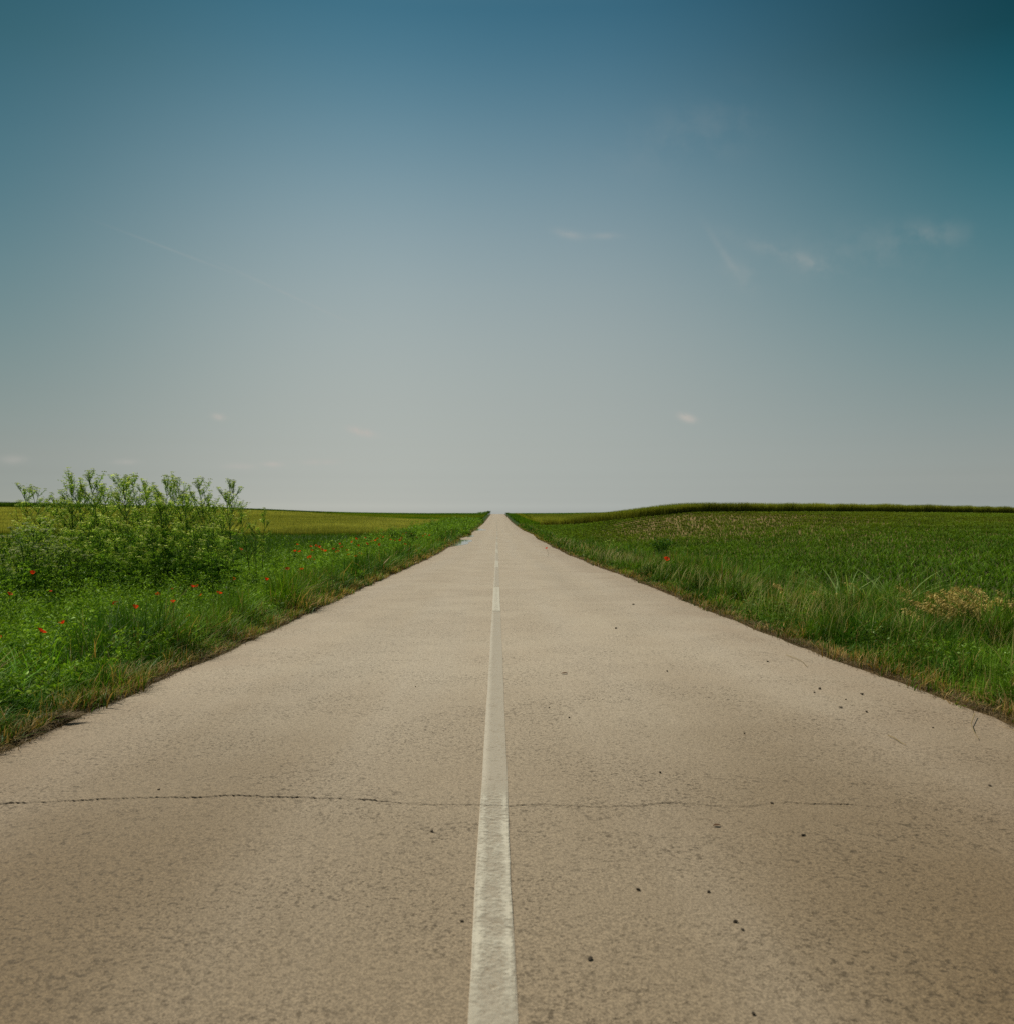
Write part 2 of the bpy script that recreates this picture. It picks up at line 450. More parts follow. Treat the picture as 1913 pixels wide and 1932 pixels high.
    for c in ((330, 474, 110, 2.4, -.36, .10), (545, 556, 130, 2.4, -.43, .10)):
        blob(*c)
    total = math_(nt, 'MULTIPLY', total, ramp(nt, y, .1, .3))
    base = mixcol(nt, math_(nt, 'MINIMUM', total, 1.0), base, CLOUD)
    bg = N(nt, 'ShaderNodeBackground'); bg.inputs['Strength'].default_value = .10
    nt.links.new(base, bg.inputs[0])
    out = N(nt, 'ShaderNodeOutputWorld'); nt.links.new(bg.outputs[0], out.inputs[0])

SKY_STOPS = [(0.0, (0.5072, 0.5602, 0.6328)), (0.0105, (0.4611, 0.5093, 0.5753)), (0.0176, (0.3694, 0.4059, 0.465)), (0.0293, (0.306, 0.3258, 0.3669)), (0.0439, (0.2703, 0.2732, 0.2922)), (0.0614, (0.2613, 0.2489, 0.2456)), (0.0788, (0.2597, 0.2368, 0.2174)), (0.1019, (0.2664, 0.234, 0.1987)), (0.1249, (0.2762, 0.2367, 0.1898)), (0.1477, (0.2854, 0.243, 0.1865)), (0.1702, (0.2925, 0.2489, 0.1858)), (0.1925, (0.2962, 0.2542, 0.1864)), (0.2144, (0.296, 0.2579, 0.1872)), (0.2415, (0.291, 0.2608, 0.1885)), (0.2679, (0.2783, 0.2596, 0.1887)), (0.2938, (0.2614, 0.2551, 0.1879)), (0.3191, (0.238, 0.2471, 0.1851)), (0.3436, (0.2126, 0.2366, 0.1812)), (0.3675, (0.1842, 0.2226, 0.1751)), (0.3907, (0.1575, 0.2084, 0.1686)), (0.4132, (0.131, 0.1924, 0.1606)), (0.4349, (0.1079, 0.1772, 0.1525)), (0.4559, (0.0877, 0.1621, 0.144)), (0.4722, (0.0752, 0.1519, 0.1376)), (0.49, (0.0621, 0.14, 0.13)), (0.6, (0.0871, 0.1501, 0.1252)), (1.0, (0.1375, 0.1375, 0.1125))]
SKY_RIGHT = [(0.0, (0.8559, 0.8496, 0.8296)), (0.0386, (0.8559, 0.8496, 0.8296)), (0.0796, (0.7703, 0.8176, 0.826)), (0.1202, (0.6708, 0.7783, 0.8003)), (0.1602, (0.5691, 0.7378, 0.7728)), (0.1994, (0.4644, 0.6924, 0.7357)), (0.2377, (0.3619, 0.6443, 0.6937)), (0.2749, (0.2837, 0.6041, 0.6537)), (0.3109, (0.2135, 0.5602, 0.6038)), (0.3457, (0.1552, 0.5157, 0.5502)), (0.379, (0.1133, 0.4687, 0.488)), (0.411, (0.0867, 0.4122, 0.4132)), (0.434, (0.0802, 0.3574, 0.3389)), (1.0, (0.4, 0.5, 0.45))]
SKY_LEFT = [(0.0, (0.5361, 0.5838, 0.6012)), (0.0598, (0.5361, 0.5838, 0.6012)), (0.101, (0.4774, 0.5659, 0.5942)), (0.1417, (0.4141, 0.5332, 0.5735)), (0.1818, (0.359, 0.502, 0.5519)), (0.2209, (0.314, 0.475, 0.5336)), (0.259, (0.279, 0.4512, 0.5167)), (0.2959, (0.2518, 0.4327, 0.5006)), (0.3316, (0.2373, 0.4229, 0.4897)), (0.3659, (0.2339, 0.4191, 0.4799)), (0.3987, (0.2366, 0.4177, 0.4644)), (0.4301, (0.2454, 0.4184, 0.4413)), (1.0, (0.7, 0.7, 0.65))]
CLOUD = (4.9, 4.6, 4.2)
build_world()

# ------------------------------------------------------------------ ground sheet
GREEN = C(.045, .085, .014)
def build_ground():
    ys = np.concatenate([np.linspace(-60, 2, 20)[:-1], np.arange(2, 60, .5), np.arange(60, 140, 1.0), np.arange(140, 460, 3.0),
                         np.geomspace(460, 7000, 40)])
    xa = np.concatenate([np.arange(0, 10, .4), np.arange(10, 40, 1.0), np.arange(40, 260, 4.0), np.geomspace(260, 6000, 24)])
    xs = np.concatenate([-xa[:0:-1], xa])
    X, Y = np.meshgrid(xs, ys)
    Z = ground_z(X, Y) - .05*(np.abs(X) < 2.3)
    col = np.zeros(X.shape + (3,)); col[:] = GREEN*.8
    soil = C(.075, .065, .03)*(1 - sst(Y, 22, 60))[..., None] + C(.205, .148, .058)*sst(Y, 22, 60)[..., None]  # near soil darkened: shade among the plants put into its colour
    verge_o = 6.2 - 2.2*sst(Y, 35, 60)
    wf = wheat_front(X)
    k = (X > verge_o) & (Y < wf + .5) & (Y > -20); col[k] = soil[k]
    k = (X > 5) & (Y > wf) & (Y < 420); col[k] = C(.16, .15, .03)
    k = (X < -9) & (Y < 100); col[k] = C(.05, .075, .018)
    k = (X < -9) & (Y >= 100) & (Y < 330); col[k] = C(.17, .16, .03)
    e = np.minimum(np.abs(X - edgeR(Y)), np.abs(X - edgeL(Y)))
    t = np.exp(-(e/.22)**2)[..., None]
    col = col*(1 - t) + C(.11, .07, .033)*t
    v = np.stack([X, Y, Z], -1).reshape(-1, 3)
    nx, ny = len(xs), len(ys)
    i = (np.arange(ny - 1)[:, None]*nx + np.arange(nx - 1)[None]).ravel()
    T = np.concatenate([np.stack([i, i+1, i+nx+1], 1), np.stack([i, i+nx+1, i+nx], 1)])
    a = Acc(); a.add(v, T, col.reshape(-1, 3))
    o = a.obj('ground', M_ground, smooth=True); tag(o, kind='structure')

def wheat_front(x):
    """distance at which the tall crop on the right begins, against lateral position"""
    return np.interp(x, [5, 6.8, 10, 13.7, 16.5, 18.3, 21.7, 36.8, 56.6, 85.6, 140], [175, 150, 140, 130, 122, 118, 115, 120, 133, 150, 185])

def road_z(x, y):
    return zr(y) + .012*(1 - (np.asarray(x)/3.0)**2)*0

def build_road():
    ys = np.concatenate([np.arange(-12, 60, .22), np.arange(60, 140, .5), np.arange(140, 560, 2.0)])
    tt = np.linspace(0, 1, 13)
    L = edgeL(ys)[:, None]; R = edgeR(ys)[:, None]
    X = L*(1 - tt) + R*tt; Y = np.repeat(ys[:, None], 13, 1)
    Z = road_z(X, Y) + .006
    Z[:, 0] -= .03; Z[:, -1] -= .03
    nx, ny = 13, len(ys)
    i = (np.arange(ny - 1)[:, None]*nx + np.arange(nx - 1)[None]).ravel()
    T = np.concatenate([np.stack([i, i+1, i+nx+1], 1), np.stack([i, i+nx+1, i+nx], 1)])
    a = Acc(); a.add(np.stack([X, Y, Z], -1).reshape(-1, 3), T, C(.3, .3, .3))
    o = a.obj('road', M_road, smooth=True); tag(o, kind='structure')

def stripe(name, y0, y1, hw, mat, cover, lift, x0=-.012, fresh=0.):
    n = max(3, int((y1 - y0)/.12)); n = min(n, 400)
    ys = np.linspace(y0, y1, n)
    wob = (vnoise(ys*9, ys*0, 41) - .5)*.006
    fr = [-1, -.8, -.35, .35, .8, 1]; rc = [.6, 0, 1, 1, 0, .7]
    V = []; Cc = []
    for j, f in enumerate(fr):
        V.append(np.stack([x0 + f*hw + wob*(abs(f) == 1), ys, zr(ys) + lift], 1))
        cv = cover(ys) if callable(cover) else cover + 0*ys
        if mat is M_oldpaint: cv = cv*(1.3 if f <= -.8 else .85)
        Cc.append(np.stack([rc[j] + 0*ys, cv, fresh + 0*ys], 1))
    V = np.stack(V, 1).reshape(-1, 3); Cc = np.stack(Cc, 1).reshape(-1, 3)
    i = (np.arange(n - 1)[:, None]*6 + np.arange(5)[None]).ravel()
    T = np.concatenate([np.stack([i, i+1, i+7], 1), np.stack([i, i+7, i+6], 1)])
    a = Acc(); a.add(V, T, Cc)
    o = a.obj(name, mat); tag(o, kind='structure')
    return o

def build_markings():
    stripe('faded_centre_line', -3, 240, .060, M_oldpaint, lambda y: .86 - .50*sst(y, 30, 120), .0085)
    y = -1.15
    for k in range(14):
        y0, y1 = y + k*14.0, y + k*14.0 + 5.4
        ends = lambda q, a_=y0, b_=y1: sst(q, a_ - .02, a_ + .22)*(1 - sst(q, b_ - .30, b_ + .02))
        cov = (lambda q, e_=ends: (1.0 - .55*(1 - sst(q, 2.15, 2.42)))*e_(q)) if k == 0 else (lambda q, e_=ends, k_=k: (1.0 - .04*k_)*e_(q))
        stripe('centre_line_dash', y0, y1, .058, M_paint, cov, .0115, fresh=.9 if k else 0.)

def build_crack():
    left = [(-40, 1519), (0, 1517), (45, 1514.5), (90, 1513), (150, 1511), (190, 1508.5), (230, 1507), (330, 1505), (380, 1506), (420, 1502.5), (440, 1502),
            (490, 1503), (500, 1505.5), (570, 1506), (600, 1508), (640, 1508.5), (700, 1512), (730, 1514), (762, 1518.5), (800, 1521), (850, 1521), (905, 1521.5)]
    right = [(905, 1521.5), (962, 1524), (1000, 1521), (1036, 1520), (1046, 1522.5), (1120, 1526), (1192, 1525.5), (1225, 1521.5), (1258, 1519), (1310, 1521), (1366, 1526.5),
             (1416, 1526), (1456, 1520.5), (1487, 1519), (1546, 1522.5), (1602, 1523), (1664, 1529), (1720, 1528), (1800, 1528), (1906, 1525.5), (1960, 1525)]
    a = Acc()
    pts = []
    for (x0, y0), (x1, y1) in zip((left + right[1:])[:-1], (left + right[1:])[1:]):
        n = max(2, int(abs(x1 - x0)/4))
        for t in np.arange(n)/n: pts.append((x0 + (x1-x0)*t, y0 + (y1-y0)*t))
    W = []
    for px, py in pts:
        X, d, g, z = solve_point(px, py, 0.0, 2.5, 8)
        s = 1.0
        if px > 735: s = .5
        if 1050 < px < 1185 or 1370 < px < 1400: s = .45
        if px > 1665: s = .12
        if 908 < px < 960: s = .3
        W.append((X, d, s))
    W = np.array(W)
    # exact depth from the picture row (smooth)
    py = np.array([p[1] for p in pts])
    W[:, 1] = 1.2/((py - 975)/F - .0132) + (rng.random(len(py)) - .5)*.016
    W[:, 0] = (np.array([p[0] for p in pts]) - 938)/F*W[:, 1]
    hw = .55*W[:, 2]*(.0030 + .0060*rng.random(len(py))**3.0)*np.where(vnoise(W[:, 0]*6, W[:, 0]*0, 77) < .22, .35, 1.0)
    ker = np.ones(9)/9
    hw = np.convolve(np.pad(W[:, 2], 4, mode='edge'), ker, 'valid')*(.0007 + .0026*vnoise(W[:, 0]*5, W[:, 0]*0, 77)**1.3 + .0035*rng.random(len(py))**4)*.9
    hw = hw*np.where(vnoise(W[:, 0]*14, W[:, 0]*0, 78) < .2, .35, 1.0)
    n = len(py)
    V = np.zeros((n, 2, 3))
    for k, sg in enumerate((-1, 1)):
        V[:, k, 0] = W[:, 0]; V[:, k, 1] = W[:, 1] + sg*hw*1.9; V[:, k, 2] = zr(W[:, 1] + sg*hw) + .0093
    i = np.arange(n - 1)*2
    T = np.concatenate([np.stack([i, i+2, i+3], 1), np.stack([i, i+3, i+1], 1)])
    a.add(V.reshape(-1, 3), T, C(.03, .03, .03))
    o = a.obj('road_crack', M_crack); tag(o, kind='structure')

def build_puddles():
    for pts in ([(-2.95, 50), (-2.6, 51.5), (-2.1, 54), (-1.72, 57), (-1.95, 59.5), (-1.66, 63.5), (-1.9, 66), (-2.3, 67), (-2.7, 66), (-2.95, 62)],
                [(-2.6, 76), (-2.2, 75.5), (-2.0, 78), (-2.02, 81), (-2.25, 82.5), (-2.6, 81.5)],
                [(-2.75, 106), (-2.1, 106.5), (-1.2, 110), (-1.35, 112), (-1.9, 114.5), (-2.0, 118), (-2.5, 119.5), (-2.75, 116)]):
        p = np.array(pts, float)
        # round the outline off
        for _ in range(2):
            q = np.roll(p, -1, 0); p = np.stack([.75*p + .25*q, .25*p + .75*q], 1).reshape(-1, 2)
        c = p.mean(0); n = len(p)
        ring = [p*(1 - s) + c*s for s in (0, .3, .65)]
        V = np.concatenate(ring + [c[None]]); V = np.concatenate([V, (zr(V[:, 1]) + .012)[:, None]], 1)
        T = []
        for r in range(2):
            for k in range(n):
                a_, b_ = r*n + k, r*n + (k+1) % n
                T += [[a_, b_, b_+n], [a_, b_+n, a_+n]]
        for k in range(n): T.append([2*n + k, 2*n + (k+1) % n, 3*n])
        a = Acc(); a.add(V, T, C(.1, .1, .1)); o = a.obj('puddle', M_water); tag(o, kind='structure')

build_ground(); build_road(); build_markings(); build_crack(); build_puddles()

# ------------------------------------------------------------------ scatter helpers
def logd(n, a, b): return a*np.exp(rng.random(n)*math.log(b/a))
def on_ground(x, y, sink=.01):
    return np.stack([x, y, ground_z(x, y) - sink], 1)
def in_view(x, y, m=1.12):
    return (x < .572*m*y + 3.5) & (x > -.55*m*y - 3.5)

WIND = math.radians(20)
def grass_patch(acc, x, y, hfun, dry, wscale=1.0, lush=None, seg=2, tone=1.0):
    n = len(x); P = on_ground(x, y)
    k = fbm(x*.8, y*.8, 91); k2 = fbm(x*2.7, y*2.7, 95)
    h = hfun*(.55 + .75*rng.random(n))*(.65 + .7*k2)
    cl = fbm(x*1.6, y*1.6, 97)
    h = h*(.55 + .95*sst(cl, .28, .72))
    w = (.0045 + .0115*rng.random(n)**2.5)*np.maximum(1, y/8)*wscale
    az = rng.normal(WIND, 1.7, n) + 9*(fbm(x*1.3, y*1.1, 98) - .5)
    lean = np.abs(rng.normal(.5, .45, n)) + .45*(cl < .42)
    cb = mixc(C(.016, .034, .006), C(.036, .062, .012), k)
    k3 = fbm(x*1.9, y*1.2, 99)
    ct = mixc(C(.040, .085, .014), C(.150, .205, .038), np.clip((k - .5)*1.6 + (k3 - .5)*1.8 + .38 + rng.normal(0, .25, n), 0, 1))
    pale = rng.random(n) < .05
    ct[pale] = ct[pale]*.4 + C(.24, .16, .24)*.6
    isdry = rng.random(n) < dry
    ct[isdry] = mixc(C(.34, .165, .18), C(.46, .245, .36), rng.random(int(isdry.sum())))
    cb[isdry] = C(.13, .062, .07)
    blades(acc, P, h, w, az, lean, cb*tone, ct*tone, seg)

# ------------------------------------------------------------------ verge grass
def build_right_verge():
    a = Acc()
    for n, d0, d1, seg in ((150000, 1.8, 11, 3), (90000, 11, 32, 2), (42000, 32, 150, 2)):
        y = logd(n, d0, d1)
        wid = np.where(y < 40, 3.1, 3.1 - 2.0*sst(y, 40, 62))
        t = rng.random(n)**.85
        x = edgeR(y) - .02 - .16*rng.random(n)**2*sst(fbm(y*3.1, y*0, 58), .35, .75)*(y < 40) + t*wid
        m = in_view(x, y); x, y, t, wid = x[m], y[m], t[m], wid[m]
        off = x - edgeR(y)
        hf = .11 + .27*sst(off, .0, .8) + .08*sst(off, 1.0, 2.2)
        hf = hf*(.75 + .5*fbm(x*.5, y*.35, 55))
        dry = .06 + .50*np.exp(-(off/.17)**2) + .12*(fbm(x*.6, y*.6, 57) > .52)
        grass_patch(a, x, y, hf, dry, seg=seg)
    # seed-headed grasses standing above the rest
    n = 5000; y = logd(n, 5, 60); x = edgeR(y) + .25 + rng.random(n)*2.5
    m = in_view(x, y); x, y = x[m], y[m]; n = len(x)
    k = fbm(x*.7, y*.5, 63) > .46
    x, y = x[k], y[k]; n = len(x)
    P = on_ground(x, y); h = .42 + .28*rng.random(n)
    az = rng.normal(WIND + .3, .8, n)
    blades(a, P, h, .006*np.maximum(1, y/9), az, .35 + .3*rng.random(n), np.tile(C(.07, .11, .025), (n, 1)), mixc(C(.40, .21, .32), C(.30, .19, .24), rng.random(n)), 3)
    o = a.obj('verge_grass', M_grass); tag(o, 'tall green grass with straw coloured seed heads along the right road edge', 'grass', kind='stuff')

def build_left_verge():
    a = Acc()
    for n, d0, d1, seg in ((158000, 1.8, 10, 3), (120000, 10, 30, 2), (90000, 30, 170, 2)):
        y = logd(n, d0, d1)
        wid = np.where(y < 60, 6.8, 6.8 - 1.0*sst(y, 60, 150))
        t = rng.random(n)**1.15
        x = edgeL(y) + .02 + .14*rng.random(n)**2*sst(fbm(y*3.1, y*0, 158), .35, .75)*(y < 40) - t*wid
        m = in_view(x, y); x, y = x[m], y[m]
        off = edgeL(y) - x
        hf = .15 + .30*sst(off, .0, .5) + .08*sst(off, .9, 2.2)
        hf = hf*(.75 + .5*fbm(x*.5, y*.35, 155))*(1 - .48*sst(off, .6, 1.6)*(y < 60))
        dry = .03 + .45*np.exp(-(off/.15)**2) + .08*np.exp(-(off/.6)**2)
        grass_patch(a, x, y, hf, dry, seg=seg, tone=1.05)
    o = a.obj('verge_grass', M_grass); tag(o, 'rough green grass with a dry brown rim along the left road edge', 'grass', kind='stuff')

def weed_mass(acc, x, y, hgt, nl, lsz, tone, cA, cB):
    """leafy herbs: stems with many small leaves; all plants at once"""
    n = len(x); P = on_ground(x, y)
    lean = rng.normal(0, .12, (n, 2))
    idx = np.repeat(np.arange(n), nl); m = len(idx)
    t = .12 + .88*rng.random(m)**.75
    hh = hgt[idx]
    spread = hh*.26*(1.15 - t)*rng.random(m)
    a = rng.uniform(0, 2*math.pi, m)
    base = P[idx] + np.stack([lean[idx, 0]*hh*t + spread*np.cos(a), lean[idx, 1]*hh*t + spread*np.sin(a), hh*t*.97], 1)
    D = np.stack([np.cos(a), np.sin(a), rng.uniform(-.5, 1.9, m)], 1); D /= np.linalg.norm(D, axis=1, keepdims=True)
    sc = np.maximum(1, y[idx]/16)**.7
    L = lsz*(.35 + .9*rng.random(m)**1.6)*sc*(1.25 - .6*t); W = L*(.22 + .18*rng.random(m))
    kk = np.clip(t*.9 + rng.normal(0, .18, m) + (fbm(x*.9, y*.7, 201)[idx] - .5)*1.1, 0, 1)
    c = mixc(cA, cB, kk)*tone
    gl = (rng.random(m) < .07) & (t > .5)
    c[gl] = c[gl]*.8 + C(.20, .20, .26)  # glints painted on: a few upper leaves get a paler colour
    leaves(acc, base, D, L, W, c, droop=.2)
    blades(acc, P, hgt*1.0, .006*np.maximum(1, y/14), rng.uniform(0, 6.28, n), .1, np.tile(C(.04, .07, .015), (n, 1)), np.tile(C(.09, .14, .03), (n, 1)), 2)

def build_weeds():
    a = Acc()
    y = logd(18500, 2.0, 190)
    x = edgeL(y) - .32 - rng.random(len(y))**1.1*6.4
    m = in_view(x, y) & (rng.random(len(y)) < .18 + 1.1*sst(fbm(x*.75, y*.5, 71), .36, .58)); x, y = x[m], y[m]
    off = edgeL(y) - x
    h = (.22 + .31*sst(off, .3, 2.2))*(.5 + .85*rng.random(len(x)))*(.7 + .6*fbm(x*.8, y*.6, 73)) + .25*sst(y, 50, 90)
    h = h*np.where(rng.random(len(x)) < .09, 1.55, 1.0)*np.where(off > .8, 1.12, 1.0)
    weed_mass(a, x, y, h, 60, .080, 1.0, C(.020, .046, .008), C(.19, .265, .052))
    # pale feathery ones
    y = logd(1300, 6, 60); x = edgeL(y) - .9 - rng.random(1300)*5
    m = in_view(x, y); x, y = x[m], y[m]
    weed_mass(a, x, y, .35 + .4*rng.random(len(x)), 40, .065, 1.0, C(.05, .10, .02), C(.21, .29, .085))
    o = a.obj('verge_weeds', M_weed); tag(o, 'lush leafy weeds filling the left verge among the poppies', 'weeds', kind='stuff')
    b = Acc()
    y = logd(5800, 2, 60); x = edgeR(y) + .35 + rng.random(5800)*2.5
    m = in_view(x, y) & (fbm(x*.9, y*.6, 171) > .44); x, y = x[m], y[m]
    weed_mass(b, x, y, .12 + .28*rng.random(len(x)), 34, .055, .85, C(.016, .038, .007), C(.14, .20, .04))
    o = b.obj('verge_weeds', M_weed); tag(o, 'low leafy weeds mixed into the grass of the right verge', 'weeds', kind='stuff')

def build_meadow():
    a = Acc()
    n = 130000; y = logd(n, 6, 104); x = -(9 + rng.random(n)*(.62*y + 8 - 9).clip(.1))
    m = in_view(x, y, 1.15) & (x < -8.2); x, y = x[m], y[m]; n = len(x)
    P = on_ground(x, y); k = fbm(x*.25, y*.12, 301)
    h = (.22 + .22*rng.random(n))*(.7 + .6*k)
    w = .02*np.maximum(1, y/30)
    cb = mixc(C(.028, .055, .012), C(.045, .075, .018), k); ct = mixc(C(.06, .105, .025), C(.12, .16, .04), np.clip(k + rng.normal(0, .2, n), 0, 1))
    blades(a, P, h, w, rng.uniform(0, 6.28, n), .5*rng.random(n), cb, ct, 2)
    o = a.obj('meadow', M_grass); tag(o, 'dark green strip of low field crop in front of the yellow wheat on the left', 'field', kind='stuff')

# ------------------------------------------------------------------ crops
def crop_blades(a, x, y, h, w, c0, c1, c2, spread=.2):
    n = len(x); P = on_ground(x, y)
    k = np.clip(fbm(x*.06, y*.03, 401) + .8*(fbm(x*.22, y*.10, 405) - .5) + .5*(fbm(x*.9, y*.3, 407) - .5) + rng.normal(0, .25, n), 0, 1)
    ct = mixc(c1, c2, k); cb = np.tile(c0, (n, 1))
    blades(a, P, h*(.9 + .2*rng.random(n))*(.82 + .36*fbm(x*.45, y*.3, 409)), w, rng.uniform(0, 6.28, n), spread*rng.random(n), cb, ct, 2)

def build_wheat():
    a = Acc()
    # left
    n = 230000
    y = 100 + 215*rng.random(n)**1.25; x = -(9.5 + rng.random(n)*(.62*y + 6 - 9.5))
    side = np.interp(y, [100, 150, 200], [9.6, 9.2, 8.8]) + 1.2*(fbm(y*.06, y*0, 8) - .5)
    farb = 200 + (-x - 9.4)*1.8 + 6*(fbm(x*.07, x*0, 9) - .5)
    m = (x < -side) & (y < farb) & in_view(x, y, 1.12) & (y > 100 + 2.0*fbm(x*.1, 0*x, 19)); x, y = x[m], y[m]
    tram = (np.abs(((x*.16 + y) % 24) - 1.0) < .9)
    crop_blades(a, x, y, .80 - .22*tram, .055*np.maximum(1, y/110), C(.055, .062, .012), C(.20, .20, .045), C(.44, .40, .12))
    o = a.obj('wheat_crop', M_wheat); tag(o, 'ripening yellow green wheat covering the rise behind the poppies on the left', 'field', kind='stuff')
    # right
    b = Acc()
    n = 170000
    x = 6.2 + rng.random(n)*112; dep = rng.random(n)**2.6*150; y = wheat_front(x) + dep
    m = in_view(x, y, 1.12) & (x > 5.8 + .012*y); x, y = x[m], y[m]
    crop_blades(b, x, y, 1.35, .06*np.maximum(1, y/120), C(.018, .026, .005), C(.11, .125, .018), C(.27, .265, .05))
    n = 60000
    x = 6.2 + rng.random(n)*26; dep = rng.random(n)**1.3*90; y = wheat_front(x) + dep
    m = (x > 5.8 + .012*y); x, y = x[m], y[m]
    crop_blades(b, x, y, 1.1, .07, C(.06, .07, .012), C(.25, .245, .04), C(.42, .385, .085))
    o = b.obj('wheat_crop', M_wheat); tag(o, 'tall olive wheat standing along the skyline on the right', 'field', kind='stuff')

def build_far_crops():
    a = Acc()   # dark maize strip on the far left skyline
    n = 60000; y = 300 + 32*rng.random(n); x = -(58 + rng.random(n)*150)
    m = in_view(x, y, 1.15); x, y = x[m], y[m]
    h = np.interp(-x, [58, 90, 150, 180], [.9, 1.15, 2.1, 2.5])
    crop_blades(a, x, y, h, .16, C(.025, .045, .010), C(.05, .085, .018), C(.075, .12, .025))
    o = a.obj('maize_crop', M_crop); tag(o, 'dark green tall crop along the skyline at the far left', 'field', kind='stuff')
    b = Acc()   # green crops beyond the wheat tip, left of the road
    n = 70000; y = 205 + 220*rng.random(n)**1.1; x = -(4.2 + rng.random(n)*90)
    farb = 203 + (-x - 9.4)*1.8
    m = (y > farb) & in_view(x, y); x, y = x[m], y[m]
    band = fbm(y*.02, x*0, 507)
    yl = (y > 255) & (y < 318)
    for k, c1, c2 in ((yl, C(.14, .16, .035), C(.24, .24, .06)), (~yl, C(.07, .13, .03), C(.13, .20, .055))):
        crop_blades(b, x[k], y[k], .75, .16, C(.04, .07, .015), c1, c2)
    o = b.obj('far_crop', M_crop); tag(o, 'bands of green crop beyond the wheat left of the distant road', 'field', kind='stuff')
    d = Acc()   # right of the road, near the crest
    n = 80000; y = 160 + 265*rng.random(n)**1.1; x = 3.9 + rng.random(n)*72
    m = (y > wheat_front(x) + 92) | (x < 5.8 + .012*y)
    m &= (x > 4.2 + .4*rng.random(n)); x, y = x[m], y[m]
    gr = (y > 262) & (x > 10) | (x < 7.5)
    for k, c1, c2 in ((gr, C(.06, .125, .022), C(.11, .18, .04)), (~gr, C(.20, .19, .05), C(.30, .27, .09))):
        crop_blades(d, x[k], y[k], .65, .15, C(.04, .07, .015), c1, c2)
    o = d.obj('far_crop', M_crop); tag(o, 'strips of green and straw coloured crop right of the distant road', 'field', kind='stuff')

def build_maize():
    a = Acc()
    xs = np.arange(4.6, 92, .68)
    X, Y = [], []
    for r in xs:
        y0 = max(2.0, (r - 3.5)/.66); y1 = float(wheat_front(r)) - 2.5
        n = int((y1 - y0)/.15)
        if n < 2: continue
        yy = y0 + (np.arange(n) + rng.random(n)*.8)*.15
        X.append(np.full(n, r) + rng.normal(0, .035, n) + .25*np.sin(yy*.02)); Y.append(yy)
    x = np.concatenate(X); y = np.concatenate(Y)
    vo = np.where(y < 40, 5.9, 5.9 - 1.7*sst(y, 40, 62)) + .5*(fbm(y*.3, y*0, 611) - .5)
    m = (x > vo) & in_view(x, y, 1.1); x, y = x[m], y[m]
    # thin, stunted stand on the crown of the slope
    q = x/y
    thin = .05 + sst(y, 40, 92)*(.25 + .75*sst(q, .05, .18))*(.45 + .55*fbm(x*.10, y*.06, 621, 4))*(1 - .25*sst(y, 104, 114))
    thin = np.clip(thin*(1 - .22*sst(q, .38, .55)), 0, .92)
    keep = rng.random(len(x)) > thin*.70
    x, y, thin = x[keep], y[keep], thin[keep]; n = len(x)
    hp = (.30 + .10*rng.random(n))*(1 - .45*thin)*(.8 + .4*fbm(x*.3, y*.3, 631))
    nl = 6
    idx = np.repeat(np.arange(n), nl); mm = len(idx)
    P = on_ground(x, y)[idx]; P[:, 2] += hp[idx]*(.1 + .45*np.tile(np.arange(nl)/(nl-1), n))
    az = rng.uniform(0, 6.28, mm); h = hp[idx]*(.55 + .4*rng.random(mm)); lean = .45 + .75*rng.random(mm)
    w = (.030 + .016*rng.random(mm))*np.maximum(1, y[idx]/42)
    k = np.clip(fbm(x*.25, y*.15, 641)[idx] + rng.normal(0, .25, mm), 0, 1)
    cb = mixc(C(.012, .030, .006), C(.022, .046, .009), k)
    ct = mixc(C(.036, .085, .012), C(.125, .205, .045), np.clip(k + rng.normal(0, .3, mm), 0, 1))
    gl = rng.random(mm) < .09
    ct[gl] = ct[gl]*.9 + C(.11, .12, .16)  # specular glints put into the colour of scattered leaf tips
    tk = thin[idx][:, None]
    ct = ct*(1 - .75*tk) + C(.19, .155, .06)*.75*tk
    blades(a, P, h, w, az, lean, cb, ct, 2)
    o = a.obj('maize_crop', M_crop); tag(o, 'young green maize in rows with bare tan soil on the slope right of the road', 'field', kind='stuff')

build_right_verge(); build_left_verge(); build_weeds(); build_meadow(); build_wheat(); build_far_crops(); build_maize()

